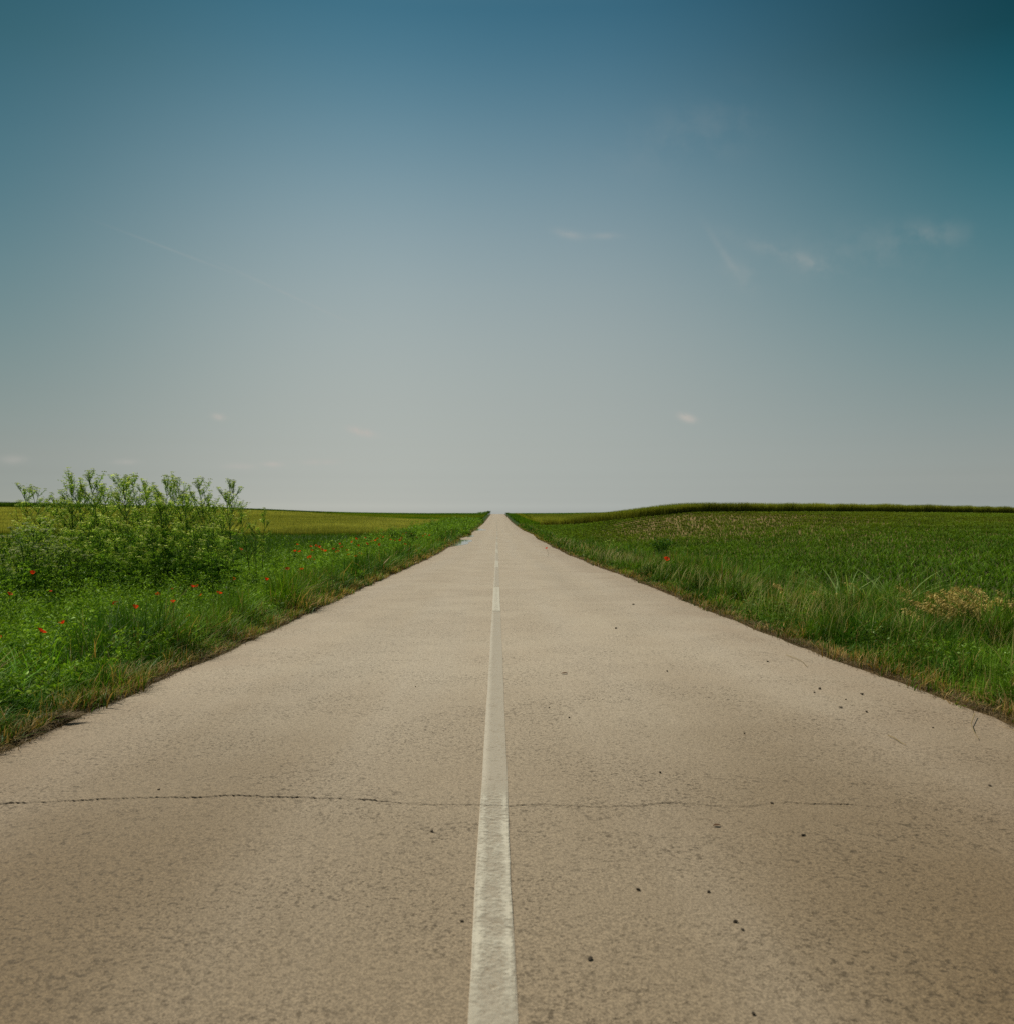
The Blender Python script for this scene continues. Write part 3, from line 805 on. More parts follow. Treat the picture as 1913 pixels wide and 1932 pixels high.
# ------------------------------------------------------------------ hemlock thicket
def hemlock_meshes(height, lean, bushy, flowers, seed, sep=False, thin=False):
    """returns stem, foliage, umbel accumulators for a plant rooted at the origin"""
    global rng
    keep = rng; rng = np.random.default_rng(seed)
    st, fo, um = Acc(), Acc(), []
    cs0, cs1 = C(.055, .05, .02), C(.085, .12, .03)
    def axis(t): return np.array([lean[0]*height*t**1.6, lean[1]*height*t**1.6, height*t])
    tube(st, [axis(t) + rng.normal(0, .006, 3) for t in np.linspace(0, 1, 9)], .013, .0045, cs0, 6, cs1)
    LP, LD, LL, LW, LC = [], [], [], [], []
    def leaflet(p, d, l, w, c): LP.append(p); LD.append(d/(np.linalg.norm(d) + 1e-9)); LL.append(l); LW.append(w); LC.append(c)
    def frond(p, d, l, tone):
        d = d/np.linalg.norm(d); s = np.cross(d, [0, 0, 1]); s /= np.linalg.norm(s) + 1e-9
        n = int(7 + l*16)
        for i in range(n):
            t = (i + .6)/n
            q = p + d*l*t + np.array([0, 0, -.28*l*t*t])
            for sg in (-1, 1):
                dd = d*.6 + s*sg*.9 + np.array([0, 0, rng.uniform(-.3, .3)])
                L = l*.34*(1.1 - t)*rng.uniform(.7, 1.2) + .02
                for j in range(2):
                    leaflet(q + dd*L*.45*j + rng.normal(0, .008, 3), dd + rng.normal(0, .35, 3), L*rng.uniform(.55, .8), L*rng.uniform(.26, .42), tone*rng.uniform(.65, 1.35))
    def umbel(p, r, white):
        if sep and white:
            um.append((tuple(p), r*1.15)); return
        n = 9
        c = (C(.36, .34, .40) if white else C(.17, .175, .07))
        for i in range(n):
            a = 2*math.pi*i/n + rng.random(); rr = r*math.sqrt((i + .5)/n)
            q = p + np.array([rr*math.cos(a), rr*math.sin(a), r*.35*(1 - (rr/r)**2) + .02])
            d = rand_dir(3, .1, .9)
            leaves(fo, np.repeat(q[None], 3, 0) - d*.006, d, np.full(3, r*.42), np.full(3, r*.38), np.repeat((c*rng.uniform(.75, 1.2))[None], 3, 0), droop=0)
    def branch(p, d, l, depth):
        d = d/np.linalg.norm(d)
        pts = [p + d*l*t + np.array([0, 0, .22*l*t*t]) for t in (0, .35, .7, 1)]
        tube(st, pts, .006 if depth else .008, .0025, cs1, 4)
        tone = C(.125, .175, .045)
        for t in (.3, .5, .65, .8, .92):
            q = p + d*l*t + np.array([0, 0, .22*l*t*t])
            for _ in range(4 if bushy < .7 else 5):
                dd = rand_dir(1, -.2, .8)[0]
                leaflet(q + rng.normal(0, .012, 3), dd, rng.uniform(.017, .042), rng.uniform(.009, .018), tone*rng.uniform(.6, 1.5))
        e = pts[-1]
        if depth < 1:
            for _ in range(3):
                dd = d + rng.normal(0, .55, 3); dd[2] = abs(dd[2]) + .25
                branch(p + d*l*rng.uniform(.45, .95), dd, l*rng.uniform(.35, .6), depth + 1)
        umbel(e, rng.uniform(.026, .05), rng.random() < flowers)
        for _ in range(4):
            leaflet(e + rng.normal(0, .025, 3), rand_dir(1, 0, .9)[0], rng.uniform(.022, .045), rng.uniform(.011, .02), C(.20, .24, .075)*rng.uniform(.7, 1.2))
    nn = int(height/.145)
    for i in range(1, nn):
        t = i/nn
        p = axis(t)
        a = i*2.4 + rng.normal(0, .4)
        if t < (.62 if bushy < .7 else .74):
            for k in range(1 if thin else 2):
                aa = a + k*math.pi + rng.normal(0, .4)
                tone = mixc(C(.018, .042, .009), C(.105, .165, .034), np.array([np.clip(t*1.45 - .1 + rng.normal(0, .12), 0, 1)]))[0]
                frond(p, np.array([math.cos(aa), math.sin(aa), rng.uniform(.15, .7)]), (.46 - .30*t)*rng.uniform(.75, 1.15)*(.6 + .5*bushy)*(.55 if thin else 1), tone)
        for bb in range(0 if t < .42 else (2 if rng.random() < .45 else 1)):
            aa = a + 1.2 + bb*2.6
            branch(p, np.array([math.cos(aa), math.sin(aa), rng.uniform(.75, 1.5)]), (.58*(1.12 - t) + .15)*rng.uniform(.7, 1.3)*(.5 if thin else 1), 0)
    for _ in range(3):
        branch(axis(.97), np.array([rng.normal(0, .4), rng.normal(0, .4), 1.]), rng.uniform(.10, .18), 1)
    umbel(axis(1.0) + np.array([0, 0, .01]), .045, rng.random() < flowers)
    leaves(fo, np.array(LP), np.array(LD), np.array(LL), np.array(LW), np.array(LC), droop=.18)
    rng = keep
    return st.mesh('stem', M_stem, True), fo.mesh('foliage', M_hem), um

def umbel_mesh(seed):
    a = Acc(); r = np.random.default_rng(seed)
    n = 11
    for i in range(n):
        an = 2.4*i; rr = math.sqrt((i + .5)/n)
        q = np.array([rr*math.cos(an), rr*math.sin(an), .35*(1 - rr*rr)])
        tube(a, [(0, 0, -.75), q], .03, .02, C(.12, .17, .06), 3)
        d = rand_dir(4, .0, .9)
        leaves(a, np.repeat(q[None], 4, 0) - d*.12, d, np.full(4, .42), np.full(4, .40), np.repeat((C(.64, .68, .40)*r.uniform(.75, 1.15))[None], 4, 0), droop=0)
    return a.mesh('flower_umbel', M_umbel)
UM = [umbel_mesh(1), umbel_mesh(2)]
def place_plant(name, meshes, loc, rot, sc):
    r = empty(name, loc); r.rotation_euler = (0, 0, rot); r.scale = (sc, sc, sc)
    for me, nm in zip(meshes[:2], ('stem', 'foliage')):
        o = bpy.data.objects.new(nm, me); COL.objects.link(o); o.parent = r
    for k, (p, q) in enumerate(meshes[2]):
        o = bpy.data.objects.new('flower_umbel', UM[k % 2]); COL.objects.link(o); o.parent = r
        o.location = p; o.scale = (q, q, q); o.rotation_euler = (rng.normal(0, .25), rng.normal(0, .25), k)
    return r

def build_hemlock():
    tallv = [hemlock_meshes(2.5, l, b, .40, 900 + i) for i, (l, b) in enumerate((((-.10, .02), .4), ((-.16, .0), .55), ((.02, .05), .5), ((-.05, -.04), .6), ((-.20, .03), .5), ((-.13, .06), .65), ((.05, -.02), .45)))]
    thinv = [hemlock_meshes(2.0, l, .1, .3, 990 + i, thin=True) for i, l in enumerate(((-.04, .0), (.03, .02), (-.12, .0)))]
    midv = [hemlock_meshes(1.95, l, b, .5, 930 + i) for i, (l, b) in enumerate((((-.06, .0), .9), ((.06, .03), 1.0), ((-.12, -.03), .8), ((.03, .0), 1.0)))]
    lowv = [hemlock_meshes(1.4, l, b, .62, 960 + i, True) for i, (l, b) in enumerate((((-.04, .0), .9), ((.08, .0), 1.0), ((-.1, .04), .8)))]
    def put(px, py, d, vs, h0, label, group, i, name='hemlock_plant'):
        X = (px - 938)/F*d; g = float(ground_z(X, d)); top = H - (py - 975)/F*d
        sc = max(.35, (top - g)/h0)*(.94 if vs is tallv else .92 if vs is lowv else 1)
        r = place_plant(name, vs[i % len(vs)], (X, d, g - .02), rng.uniform(-.5, .5), sc)
        tag(r, label, 'plant', group)
    g1 = 'tall hemlock stalks topping the skyline in the left thicket'
    tall = [(72, 914, 20.5, 'leftmost and lowest of the tall hemlock stalks above the skyline'),
            (101, 916, 22.0, 'thin hemlock stalk beside the leftmost one of the thicket'),
            (137, 904, 21.0, 'hemlock with a broad loose top left of the tallest twin stalks'),
            (164, 918, 23.0, 'short hemlock filling the gap left of the tallest twin stalks'),
            (184, 889, 21.5, 'pale airy hemlock, left of the two tallest stalks against the sky'),
            (203, 888, 20.0, 'pale airy hemlock, right of the two tallest stalks against the sky'),
            (233, 895, 21.0, 'dense dark leaved hemlock just right of the tallest pair'),
            (250, 898, 19.5, 'hemlock with the boldest slanting stem near the thicket centre'),
            (281, 893, 22.0, 'broad topped hemlock right of the bold slanting stem'),
            (312, 894, 21.0, 'hemlock with dense crown about two thirds along the thicket top'),
            (336, 904, 22.5, 'slightly lower hemlock where the thicket top starts to thin'),
            (375, 896, 21.5, 'loose hemlock second of the thin stalks at the right of the thicket'),
            (402, 902, 20.5, 'hemlock with bare dark stem, third from the right end of the thicket'),
            (431, 904, 21.0, 'slender hemlock stalk second from the right end of the thicket'),
            (446, 921, 20.0, 'sparse hemlock stalk closing the right end of the thicket')]
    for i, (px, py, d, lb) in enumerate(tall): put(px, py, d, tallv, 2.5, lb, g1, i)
    g5 = 'slighter hemlock tops between the tall stalks of the thicket'
    for k5, px in enumerate(np.linspace(125, 420, 13)):
        mid = 1 - abs(px - 275)/190
        put(px + rng.normal(0, 5), 936 - 26*mid + rng.uniform(-10, 16), rng.uniform(20, 24), tallv, 2.5, 'slight hemlock top showing between the tallest stalks of the thicket', g5, k5)
    g2 = 'leafy hemlock plants packed inside the left thicket'
    lb2 = 'leafy hemlock plant packed inside the thicket below the skyline'
    k = 0
    for px in np.linspace(92, 425, 20):
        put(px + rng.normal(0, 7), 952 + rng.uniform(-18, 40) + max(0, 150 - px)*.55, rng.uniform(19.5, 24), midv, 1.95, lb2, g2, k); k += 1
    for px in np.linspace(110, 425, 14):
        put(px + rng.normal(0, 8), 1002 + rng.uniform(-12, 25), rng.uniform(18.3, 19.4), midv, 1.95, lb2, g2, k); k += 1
    g3 = 'lower white flowering hemlock plants at the left end of the thicket'
    lb3 = 'lower hemlock with white umbels at the left end of the thicket'
    for px, py in ((6, 1008), (22, 1000), (34, 985), (48, 972), (60, 990), (74, 978), (88, 1002), (100, 988), (16, 1030), (40, 1022), (64, 1016), (92, 1024), (120, 1012), (142, 1004), (-14, 1012), (-6, 1040)):
        put(px, py + 16, rng.uniform(15.5, 18.5), lowv, 1.4, lb3, g3, k); k += 1
    g4 = 'thin hemlock stalks standing apart right of the thicket'
    for px, py, d, lb in ((476, 964, 21, 'thin hemlock stalk standing apart, nearest the right end of the thicket'),
                          (487, 992, 20, 'shortest hemlock stalk in front of the two that stand apart'),
                          (496, 966, 23, 'thin bent hemlock stalk farthest right of the thicket, before the wheat')):
        put(px, py, d, thinv, 2.0, lb, g4, k); k += 1
build_hemlock()

# ------------------------------------------------------------------ poppies
def poppy_meshes(seed, openness):
    r = np.random.default_rng(seed)
    fl, ct = Acc(), Acc()
    for k in range(4):
        a0 = k*math.pi/2 + r.normal(0, .15); rad = 1.0 if k % 2 == 0 else .88
        V, T, Cc = [], [], []
        nu, nv = 6, 5
        for i in range(nv):
            t = i/(nv - 1)
            for j in range(nu):
                s = (j/(nu - 1) - .5)*2
                an = a0 + s*.95*(.35 + .65*t)
                rr = rad*t*(1 - .12*s*s)
                zz = openness*t**1.4 + .06*math.sin(5*an + k)*t*t
                V.append((rr*math.cos(an), rr*math.sin(an), zz + (.03 if k % 2 else 0)))
                b = .75 + .25*t
                Cc.append(np.array([.85, .085, .02])*b if t > .2 else np.array([.10, .012, .008]))
        for i in range(nv - 1):
            for j in range(nu - 1):
                a = i*nu + j; T += [[a, a+1, a+nu+1], [a, a+nu+1, a+nu]]
        fl.add(np.array(V), T, np.array(Cc))
    pts = [(0, 0, 0), (0, 0, .16), (0, 0, .30)]
    tube(ct, pts, .13, .16, C(.05, .07, .02), 8)
    return fl.mesh('petals', M_petal, True), ct.mesh('seed_capsule', M_stem, True)
PV = [poppy_meshes(50 + i, o) for i, o in enumerate((.55, .8, 1.05, .7))]
def stem_mesh(seed):
    a = Acc(); r = np.random.default_rng(seed)
    b = r.normal(0, .06, 2)
    tube(a, [(b[0]*math.sin(3*t)*(1 - t), b[1]*math.sin(3*t)*(1 - t), t) for t in np.linspace(0, 1, 7)], .0045, .0028, C(.07, .11, .03), 5)
    return a.mesh('stem', M_stem, True)
SV = [stem_mesh(i) for i in range(4)]
poppy_no = 0
def poppy(px, py, dia, label, group, stemh=.72):
    global poppy_no
    while True:
        X, d, g, z = solve_point(px, py, stemh, 3.5, 160)
        if stemh < .3 or X > 0 or X < float(edgeL(d)) - .55 - .25*(stemh > .5): break
        stemh -= .02
    i = poppy_no; poppy_no += 1
    r = empty('poppy', (X, d, g)); tag(r, label, 'poppy', group)
    s = bpy.data.objects.new('stem', SV[i % 4]); COL.objects.link(s); s.parent = r; s.scale = (1, 1, z - g)
    f = bpy.data.objects.new('flower_head', PV[i % 4][0]); COL.objects.link(f); f.parent = r
    f.location = (0, 0, z - g - .01); f.scale = (dia*(.62 if dia < .08 or d > 18 else .52),)*3
    tilt = rng.uniform(.15, .9)
    f.rotation_euler = (tilt if rng.random() < .75 else -tilt*.6, rng.normal(0, .3), rng.uniform(0, 6.28) if tilt < .3 else rng.normal(0, .5))
    c = bpy.data.objects.new('seed_capsule', PV[i % 4][1]); COL.objects.link(c); c.parent = f
    return r
def build_poppies():
    g = 'red poppies near the camera in the left verge'
    for px, py, dia, st, lb in (
        (82.6, 1189.8, .085, .62, 'largest and nearest open red poppy in the left verge'),
        (2, 1204, .07, .6, 'red poppy cut by the left edge of the photo'),
        (66.5, 1081.7, .085, .95, 'red poppy standing before the white umbels at far left'),
        (24, 1120.5, .065, .8, 'red poppy low in dark weeds near the left edge'),
        (100, 1114, .04, .8, 'tiny orange red poppy bud between the two at far left'),
        (222.5, 1138.7, .085, .75, 'large red poppy alone below the middle of the hemlock thicket'),
        (258, 1146, .05, .7, 'small dull red poppy right of the large lone one'),
        (300, 1120.5, .065, .75, 'medium red poppy between the lone large one and the pair'),
        (328, 1110, .045, .75, 'small faded poppy just left of the touching pair'),
        (366, 1107, .09, .8, 'bigger red poppy of the touching pair below the thicket'),
        (374, 1106.5, .06, .8, 'smaller orange red poppy of the touching pair below the thicket'),
        (382.5, 1122.5, .065, .75, 'red poppy directly below the touching pair'),
        (415, 1118.6, .065, .75, 'red poppy right of the one below the touching pair'),
        (329, 1135, .05, .7, 'small dark red poppy below left of the touching pair'),
        (443, 1093, .06, .75, 'orange poppy right of the thicket, above the road edge weeds'),
        (456, 1036.5, .10, .95, 'red poppy at the right foot of the hemlock thicket'),
        (496, 1027.5, .09, .9, 'red poppy below the bent hemlock stalk'),
        (123, 1174, .05, .6, 'small orange red poppy right of the nearest large one'),
        (504, 1094, .06, .7, 'faint poppy alone in weeds below the distant poppy drift'),
        (356, 1161, .05, .6, 'faint reddish poppy nearest the road edge grass')):
        poppy(px, py, dia, lb, g, st)
    far = [(508,397),(525,447),(490,445),(603,412),(605,436),(640,408),(598,494),(632,507),(680,433),(700,445),(662,418),(755,427),(788,447),(815,420),(802,395),(855,438),(867,468),
           (890,381),(915,360),(945,462),(990,392),(976,350),(915,480),(1018,375),(1030,368),(1050,370),(1063,357),(1083,335),(1100,343),(1080,398),(1150,340),(1155,365),(1183,368),
           (1230,352),(1220,370),(1242,325),(1262,315),(1297,322),(1190,298),(1345,315),(1362,315),(1378,340),(1393,328),(1425,332),(1332,345),(1255,398),(1180,430),(538,570),(440,567),(930,405)]
    for x, y in far:
        poppy(424.6 + x/3.686, 919.9 + y/3.686, rng.uniform(.09, .14), 'small red poppy in the distant drift of poppies between wheat and road', 'poppies in the distant drift left of the road', .8)
    poppy(1257, 1057, .10, 'single orange red poppy in the right verge before the maize', 'poppies in the right verge', .55)
    poppy(1031, 1035, .09, 'tiny orange poppy beside the distant right road edge', 'poppies in the right verge', .35)
build_poppies()

# ------------------------------------------------------------------ single weeds, tufts and shrubs
def leafy_shrub(name, label, px, py_base, d, h, wid, n, cA, cB, lsz, mat=M_weed, flower=None, group=None, X=None):
    X = (px - 938)/F*d if X is None else X
    g = float(ground_z(X, d))
    r = empty(name, (X, d, g)); tag(r, label, 'shrub' if 'shrub' in name else 'plant', group)
    st, fo = Acc(), Acc()
    ends = []
    for k in range(7):
        a = k*2.4; q = rng.uniform(.15, .5)*wid
        e = np.array([q*math.cos(a), q*math.sin(a), h*rng.uniform(.65, 1.0)])
        tube(st, [(0, 0, 0), e*[.35, .35, .5], e], .008*h, .003*h, C(.05, .06, .02), 5); ends.append(e)
    ends = np.array(ends)
    i = rng.integers(0, 7, n); t = .2 + .8*rng.random(n)**.7
    P = ends[i]*t[:, None] + rng.normal(0, 1, (n, 3))*[wid*.10, wid*.10, h*.06]
    P[:, 2] = np.abs(P[:, 2])
    D = rand_dir(n, -.2, .8)
    leaves(fo, P, D, lsz*(.6 + .7*rng.random(n)), lsz*.5*(.6 + .6*rng.random(n)), mixc(cA, cB, np.clip(P[:, 2]/h + rng.normal(0, .2, n), 0, 1)))
    if flower is not None:
        e = ends[np.repeat(np.arange(7), 12)] + rng.normal(0, .06*wid, (84, 3))
        leaves(fo, e, rand_dir(84, 0, .9), .05, .05, np.tile(flower, (84, 1)))
    st.obj('stem', M_stem, r); fo.obj('foliage', mat, r)
    return r

def build_singles():
    leafy_shrub('leafy_weed', 'dark broad leaved weed standing at the edge of the maize, above the lone right poppy', 1248, 0, 40, 1.0, .8, 520, C(.018, .045, .010), C(.035, .085, .018), .11)
    leafy_shrub('flowering_weed', 'pale flowering weed in the right verge left of the dark leaved weed', 1152, 0, 45, .75, .5, 160, C(.06, .10, .025), C(.16, .22, .06), .09, flower=C(.5, .5, .32))
    leafy_shrub('flowering_weed', 'yellowish flowering weed in the verge below the distant poppies', 676, 0, 33, .62, 1.0, 340, C(.08, .13, .02), C(.26, .29, .05), .09, flower=C(.5, .48, .12))
    leafy_shrub('shrub', 'pale green low shrub left of the road where it meets the horizon', 0, 0, 372, 1.25, 5.0, 500, C(.05, .09, .02), C(.12, .18, .045), .45, X=-5.6, group='shrubs at the crest of the road')
    leafy_shrub('shrub', 'mid green shrub between the pale and the dark one at the road crest', 0, 0, 392, 1.4, 2.6, 320, C(.03, .06, .015), C(.08, .13, .03), .4, X=-4.2, group='shrubs at the crest of the road')
    leafy_shrub('shrub', 'dark green shrub overhanging the road crest on its left', 0, 0, 412, 1.5, 1.8, 260, C(.015, .035, .010), C(.035, .07, .018), .4, X=-3.6, group='shrubs at the crest of the road')
    leafy_shrub('shrub', 'dark low shrub right of the road where it meets the horizon', 0, 0, 405, .7, 2.0, 200, C(.02, .04, .010), C(.05, .08, .02), .35, X=4.6, group='shrubs at the crest of the road')
    # weed spires along the near edge of the left wheat
    for px, d, h, lb in ((742, 62, 1.35, 'dark bushy weed rising over the distant poppies before the wheat'), (776, 66, 1.25, 'dark weed spire right of the bushy one before the wheat'),
                         (700, 60, .9, 'low dark weed left of the bushy one before the wheat')):
        leafy_shrub('leafy_weed', lb, px, 0, d, h, .9, 260, C(.025, .05, .012), C(.06, .10, .02), .14, group='dark weeds before the left wheat')

def tuft(name, label, px, py, d, h, n, w, c0, c1, leanm, group, X=None, panicle=None, cat='grass tuft', spread=.09):
    X = (px - 938)/F*d; g = float(ground_z(X, d))
    r = empty(name, (X, d, g)); tag(r, label, cat, group)
    a = Acc()
    P = np.stack([rng.normal(0, spread, n), rng.normal(0, spread, n), np.zeros(n)], 1)
    az = rng.uniform(0, 6.28, n)
    t = rng.random(n)
    blades(a, P, h*(.6 + .5*rng.random(n)), w*(.7 + .6*rng.random(n)), az, leanm*(.5 + rng.random(n)), np.tile(c0, (n, 1)), mixc(c1*.7, c1*1.15, t), 6)
    a.obj('leaves', M_grass, r)
    if panicle is not None:
        for k in range(panicle):
            st_, p = Acc(), Acc()
            az_ = rng.normal(2.9, .9); ln = rng.uniform(.2, .55); hh = h*rng.uniform(.95, 1.45)
            rt = np.array([rng.normal(0, spread), rng.normal(0, spread), 0])
            hd = np.array([math.cos(az_), math.sin(az_), 0])
            pts = [rt + hd*hh*ln*t_**2 + np.array([0, 0, hh*(t_ - .25*t_**3)]) for t_ in np.linspace(0, 1, 8)]
            tube(st_, pts, .0026, .0014, C(.22, .17, .07), 4)
            m = 64; tt = np.linspace(.72, 1.0, m)
            base = np.stack([np.interp(tt, np.linspace(0, 1, 8), [q[c] for q in pts]) for c in range(3)], 1) + rng.normal(0, .016, (m, 3))
            D = rand_dir(m, -.7, .3) + hd*.9; D /= np.linalg.norm(D, axis=1, keepdims=True)
            base[:2] = np.array(pts[-2:]) - .0; D[:2] = (pts[-1] - pts[-2])/np.linalg.norm(pts[-1] - pts[-2])
            leaves(p, base, D, .042, .013, mixc(C(.46, .34, .09), C(.66, .53, .18), rng.random(m)), droop=.3)
            so_ = st_.obj('stalk', M_dry, r); p.obj('seed_head', M_dry, so_)
    return r

def build_tufts():
    g = 'broad bladed grass tufts in the right verge'
    for px, d, h, lb in ((1588, 13.0, 1.08, 'left clump of broad pale arching grass in the right verge'), (1626, 11.6, 1.05, 'middle clump of broad arching grass with the brightest blades'),
                         (1690, 12.2, 1.15, 'clump with one long blade arching right over its neighbours'), (1760, 11.4, 1.0, 'clump of curled broad grass left of the golden seed heads')):
        tuft('broad_grass_tuft', lb, px, 0, d, h, 24, .030, C(.05, .075, .04), C(.36, .36, .40), .8, g)
    g = 'golden dry grass tufts in the right verge'
    for px, d, h, np_, lb in ((1487, 12.5, .55, 2, 'small lone wisp of straw seed heads left of the golden patch'), (1622, 12.9, .62, 3, 'pale straw seed head tuft behind the broad grass'), (1745, 12.2, .66, 3, 'small golden tuft just left of the golden seed head patch'),
                        (1800, 9.8, .70, 9, 'leftmost tuft of the golden seed head patch'), (1838, 10.8, .72, 9, 'upper left tuft of the golden seed head patch'), (1862, 9.9, .70, 12, 'middle tuft of the golden seed head patch'),
                        (1888, 10.6, .74, 12, 'upper tuft of the golden seed head patch'), (1905, 9.5, .66, 10, 'lower right tuft of the golden seed head patch'), (1925, 10.4, .72, 10, 'golden tuft cut by the right edge of the photo')):
        tuft('dry_grass_tuft', lb, px, 0, d, h, 30, .006, C(.06, .055, .04), C(.30, .15, .15), .5, g, panicle=np_, spread=.20)
    g = 'bright broad grass tufts at the left'
    for px, d, h, lb in ((6, 6.4, .5, 'bright lime grass tuft at the left edge above the road'), (48, 6.9, .52, 'bright lime grass tuft second from the left edge'), (92, 7.3, .46, 'smaller lime grass tuft third from the left edge')):
        tuft('broad_grass_tuft', lb, px, 0, d, h, 44, .012, C(.05, .11, .015), C(.20, .33, .05), .55, g)
    g = 'arching pale grass clumps in the left verge'
    for px, d, h, lb in ((140, 8.6, .6, 'arching pale grass clump right of the nearest poppy'), (345, 11.0, .62, 'grass clump with a pale drooping blade below the poppies'), (250, 9.2, .5, 'low grass clump with pale tips left of the road bend of weeds')):
        tuft('broad_grass_tuft', lb, px, 0, d, h, 18, .012, C(.05, .09, .02), C(.24, .31, .10), .85, g)

build_singles(); build_tufts()

# ------------------------------------------------------------------ small things on the road
def stone_mesh(seed):
    import bmesh
    bm = bmesh.new(); bmesh.ops.create_icosphere(bm, subdivisions=2, radius=.5)
    r = np.random.default_rng(seed); ph = r.uniform(0, 6.28, 6)
    for v in bm.verts:
        c = v.co
        f = 1 + .18*math.sin(5*c.x + ph[0]) + .16*math.sin(6*c.y + ph[1]) + .12*math.sin(8*c.z + 4*c.x + ph[2]) + r.normal(0, .04)
        v.co = c*f; v.co.z *= .62
    me = bpy.data.meshes.new('pebble'); bm.to_mesh(me); bm.free(); me.materials.append(M_stone)
    return me
SM = [stone_mesh(i) for i in range(6)]
def build_pebbles():
    L = [(1258.2, 1269, .030, 'small dark pebble far up the right lane, right of the brown leaf'),
         (1449, 1250.6, .034, 'dark pebble near the right road edge, farthest from the camera'),
         (1548, 1303, .034, 'right pebble of the close pair near the right verge'),
         (1538, 1309.6, .024, 'left tiny pebble of the close pair near the right verge'),
         (1628, 1314, .040, 'largest pebble beside the right verge grass'),
         (1587.5, 1338.6, .034, 'flat dark crumb below the close pair of pebbles'),
         (1636.5, 1347, .030, 'dark pebble below the largest one beside the right verge'),
         (1597.6, 1323, .022, 'tiny crumb between the close pair and the largest pebble'),
         (1404.6, 1387.6, .018, 'tiny pebble in the middle of the right lane beyond the crack'),
         (1245, 1461.6, .022, 'dark pebble just beyond the crack in the right lane'),
         (1456.6, 1520, .020, 'pebble lying in the crack of the right lane'),
         (1871.5, 1488, .022, 'pebble at the right edge of the photo beyond the crack'),
         (1516.6, 1580.6, .022, 'dark round pebble just this side of the crack, right lane'),
         (1204, 1683, .021, 'dark pebble alone right of the centre line, this side of the crack'),
         (1336.6, 1688, .018, 'brownish pebble right of the lone one this side of the crack'),
         (1386.6, 1745.5, .020, 'upper pebble of the pair low in the right lane'),
         (1400.6, 1760.5, .016, 'lower pebble of the pair low in the right lane'),
         (1112.7, 1814, .022, 'dark pebble nearest the centre line at the bottom of the photo'),
         (1420.6, 1918.5, .019, 'pebble at the very bottom of the right lane'),
         (1763.6, 1377, .018, 'tiny pebble near the right edge, below the verge grass'),
         (1035.7, 1337.6, .018, 'tiny reddish pebble close right of the centre line'),
         (1073, 1356.6, .020, 'small pebble close right of the centre line below the brown leaf'),
         (815, 1572, .020, 'dark pebble left of the centre line just below the crack'),
         (872, 1740.5, .016, 'small pebble beside the left rim of the centre line'),
         (303.5, 1489.5, .016, 'tiny dark pebble just beyond the crack in the left lane'),
         (563.5, 1505.5, .018, 'pebble sitting on the crack in the left lane'),
         (1161.5, 1187.5, .045, 'dark crumb far up the road in the right lane'),
         (785, 1297, .016, 'tiny speck of stone alone in the far left lane'),
         (1194, 1142, .05, 'flat dark crumb farthest up the right lane')]
    for i, (px, py, s, lb) in enumerate(L):
        d = solve_point(px, py, 0, 2, 30)[1]
        X = (px - 938)/F*d
        o = bpy.data.objects.new('pebble', SM[i % 6]); COL.objects.link(o)
        o.location = (X, d, float(zr(d)) + .006 + s*.2); s *= .60; o.scale = (s*rng.uniform(1.0, 1.5), s, s*rng.uniform(.8, 1.1)); o.rotation_euler = (0, 0, rng.uniform(0, 6.28)*.3)
        tag(o, lb, 'pebble', 'pebbles scattered on the road')
    for px, py, s, lb in ((1064, 1273, .055, 'brown dead leaf lying flat right of the centre line'), (1352, 1563.6, .032, 'small brown dead leaf this side of the crack in the right lane')):
        d = solve_point(px, py, 0, 2, 30)[1]; X = (px - 938)/F*d
        a = Acc()
        T = []; V = []
        for i in range(9):
            t = i/8; w = math.sin(math.pi*min(1, t*1.02))**.8*.32
            V += [(t - .5, -w, .10*math.sin(3*t) + .06), (t - .5, 0, .02 + .05*math.sin(3*t)), (t - .5, w, .14*math.sin(2.5*t) + .05)]
        for i in range(8):
            for j in range(2):
                q = i*3 + j; T += [[q, q+3, q+4], [q, q+4, q+1]]
        a.add(np.array(V)*s, T, C(.1, .05, .03))
        o = a.obj('dead_leaf', M_leaf, smooth=True); o.location = (X, d, float(zr(d)) + .010); o.rotation_euler = (0, 0, .1)
        tag(o, lb, 'leaf')
    # straws
    for pts, lb in (([(1484, 1239), (1502, 1246), (1515, 1252), (1524, 1262)], 'curved pale straw lying on the asphalt by the right verge'),
                    ([(1843, 1352), (1836, 1372), (1842, 1388), (1850, 1400)], 'straw bent out of the right verge onto the asphalt'),
                    ([(1678, 1394), (1690, 1399), (1702, 1408), (1712, 1412)], 'short thin straw on the asphalt near the right edge of the photo')):
        W = []
        for px, py in pts:
            d = solve_point(px, py, 0, 2, 30)[1]; W.append(((px - 938)/F*d, d, float(zr(d)) + .016))
        a = Acc(); tube(a, W, .0028, .0016, C(.42, .32, .16), 5)
        o = a.obj('straw', M_dry); tag(o, lb, 'straw', 'straws on the road edge')
    # dry clod on the left rim
    d = solve_point(116, 1358, 0, 2, 30)[1]; X = (116 - 938)/F*d
    a = Acc(); n = 260
    P = np.stack([rng.normal(0, .055, n), rng.normal(0, .02, n), np.abs(rng.normal(0, .014, n))], 1)
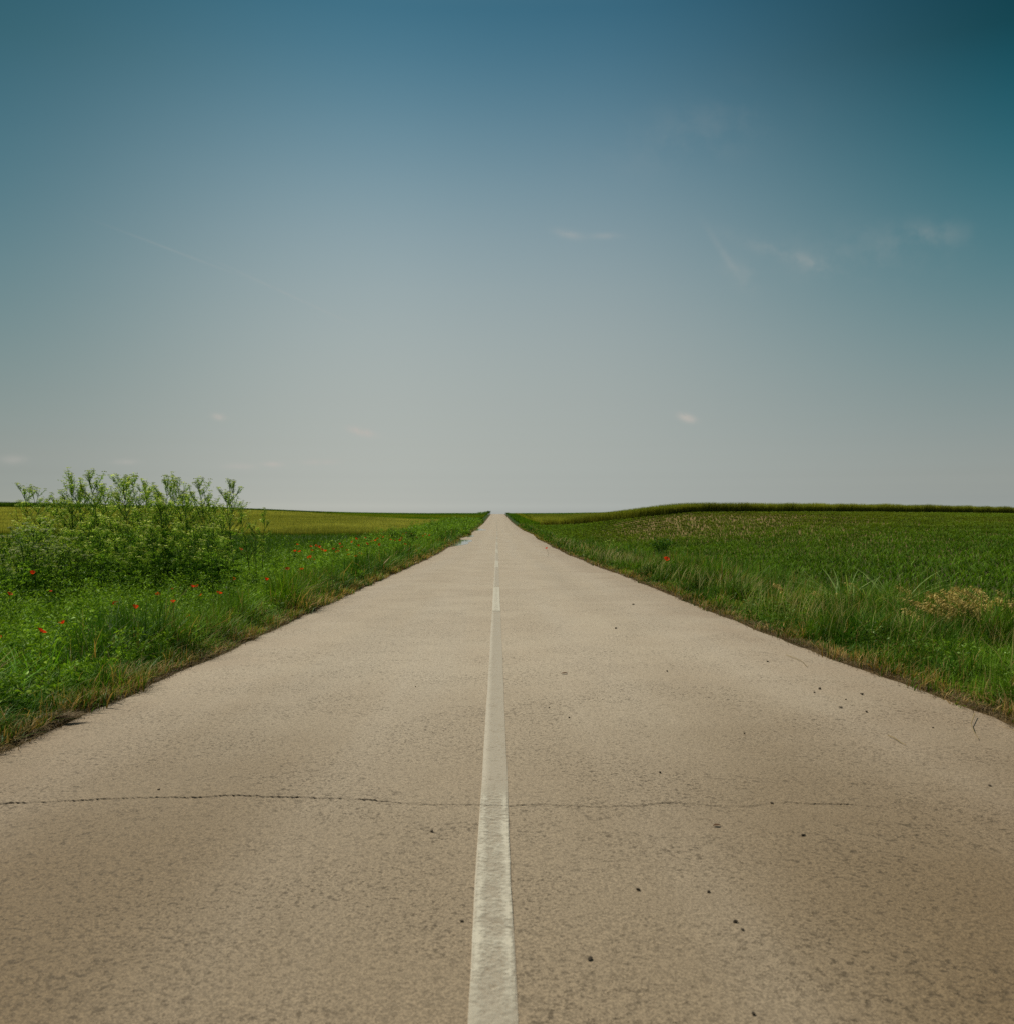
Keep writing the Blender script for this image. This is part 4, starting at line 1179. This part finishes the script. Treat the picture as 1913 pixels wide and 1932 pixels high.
    az = rng.normal(.35, .35, n)
    blades(a, P, .03 + .02*rng.random(n), .006, az, 1.5 + rng.random(n), np.tile(C(.12, .08, .04), (n, 1)), mixc(C(.40, .30, .17), C(.55, .43, .26), rng.random(n)), 3)
    o = a.obj('dead_grass_clump', M_dry); o.location = (X, d, float(zr(d)) + .008)
    tag(o, 'flat grey brown clump of dead grass on the left road edge', 'grass clump')
build_pebbles()

def build_thatch():
    """dry litter and soil along both rims"""
    a = Acc()
    for sg in (-1, 1):
        n = 21000; y = logd(n, 1.8, 70); e = edgeR(y) if sg > 0 else edgeL(y)
        x = e + sg*(rng.normal(.03, .06, n))
        m = in_view(x, y); x, y = x[m], y[m]; n = len(x)
        P = np.stack([x, y, np.maximum(ground_z(x, y), zr(y) - .02) + .004], 1)
        k = fbm(y*1.3, x*0, 700 + sg)
        blades(a, P, (.02 + .05*rng.random(n))*(.5 + k), .006*np.maximum(1, y/9), rng.uniform(0, 6.28, n), 1.0 + 1.4*rng.random(n), np.tile(C(.09, .06, .03), (n, 1)), mixc(C(.20, .13, .06), C(.42, .32, .16), rng.random(n)), 2)
    o = a.obj('dry_litter', M_dry); tag(o, 'brown dry grass litter along both rims of the asphalt', 'litter', kind='stuff')
build_thatch()

# ------------------------------------------------------------------ camera
cam = bpy.data.cameras.new('camera'); co = bpy.data.objects.new('camera', cam); COL.objects.link(co)
cam.sensor_fit = 'HORIZONTAL'; cam.sensor_width = 36; cam.lens = 36*F/1913
cam.clip_start = .05; cam.clip_end = 20000
co.location = (0, 0, H)
co.rotation_euler = (math.pi/2 + math.atan(9/F), 0, -math.atan(18.5/F))
cam.dof.use_dof = True; cam.dof.focus_distance = 9.0; cam.dof.aperture_fstop = 5.0
S.camera = co
S.view_settings.view_transform = 'Standard'; S.view_settings.look = 'None'; S.view_settings.exposure = 0
S.cycles.max_bounces = 6; S.cycles.diffuse_bounces = 3; S.cycles.transmission_bounces = 3; S.cycles.transparent_max_bounces = 6
S.cycles.use_denoising = False
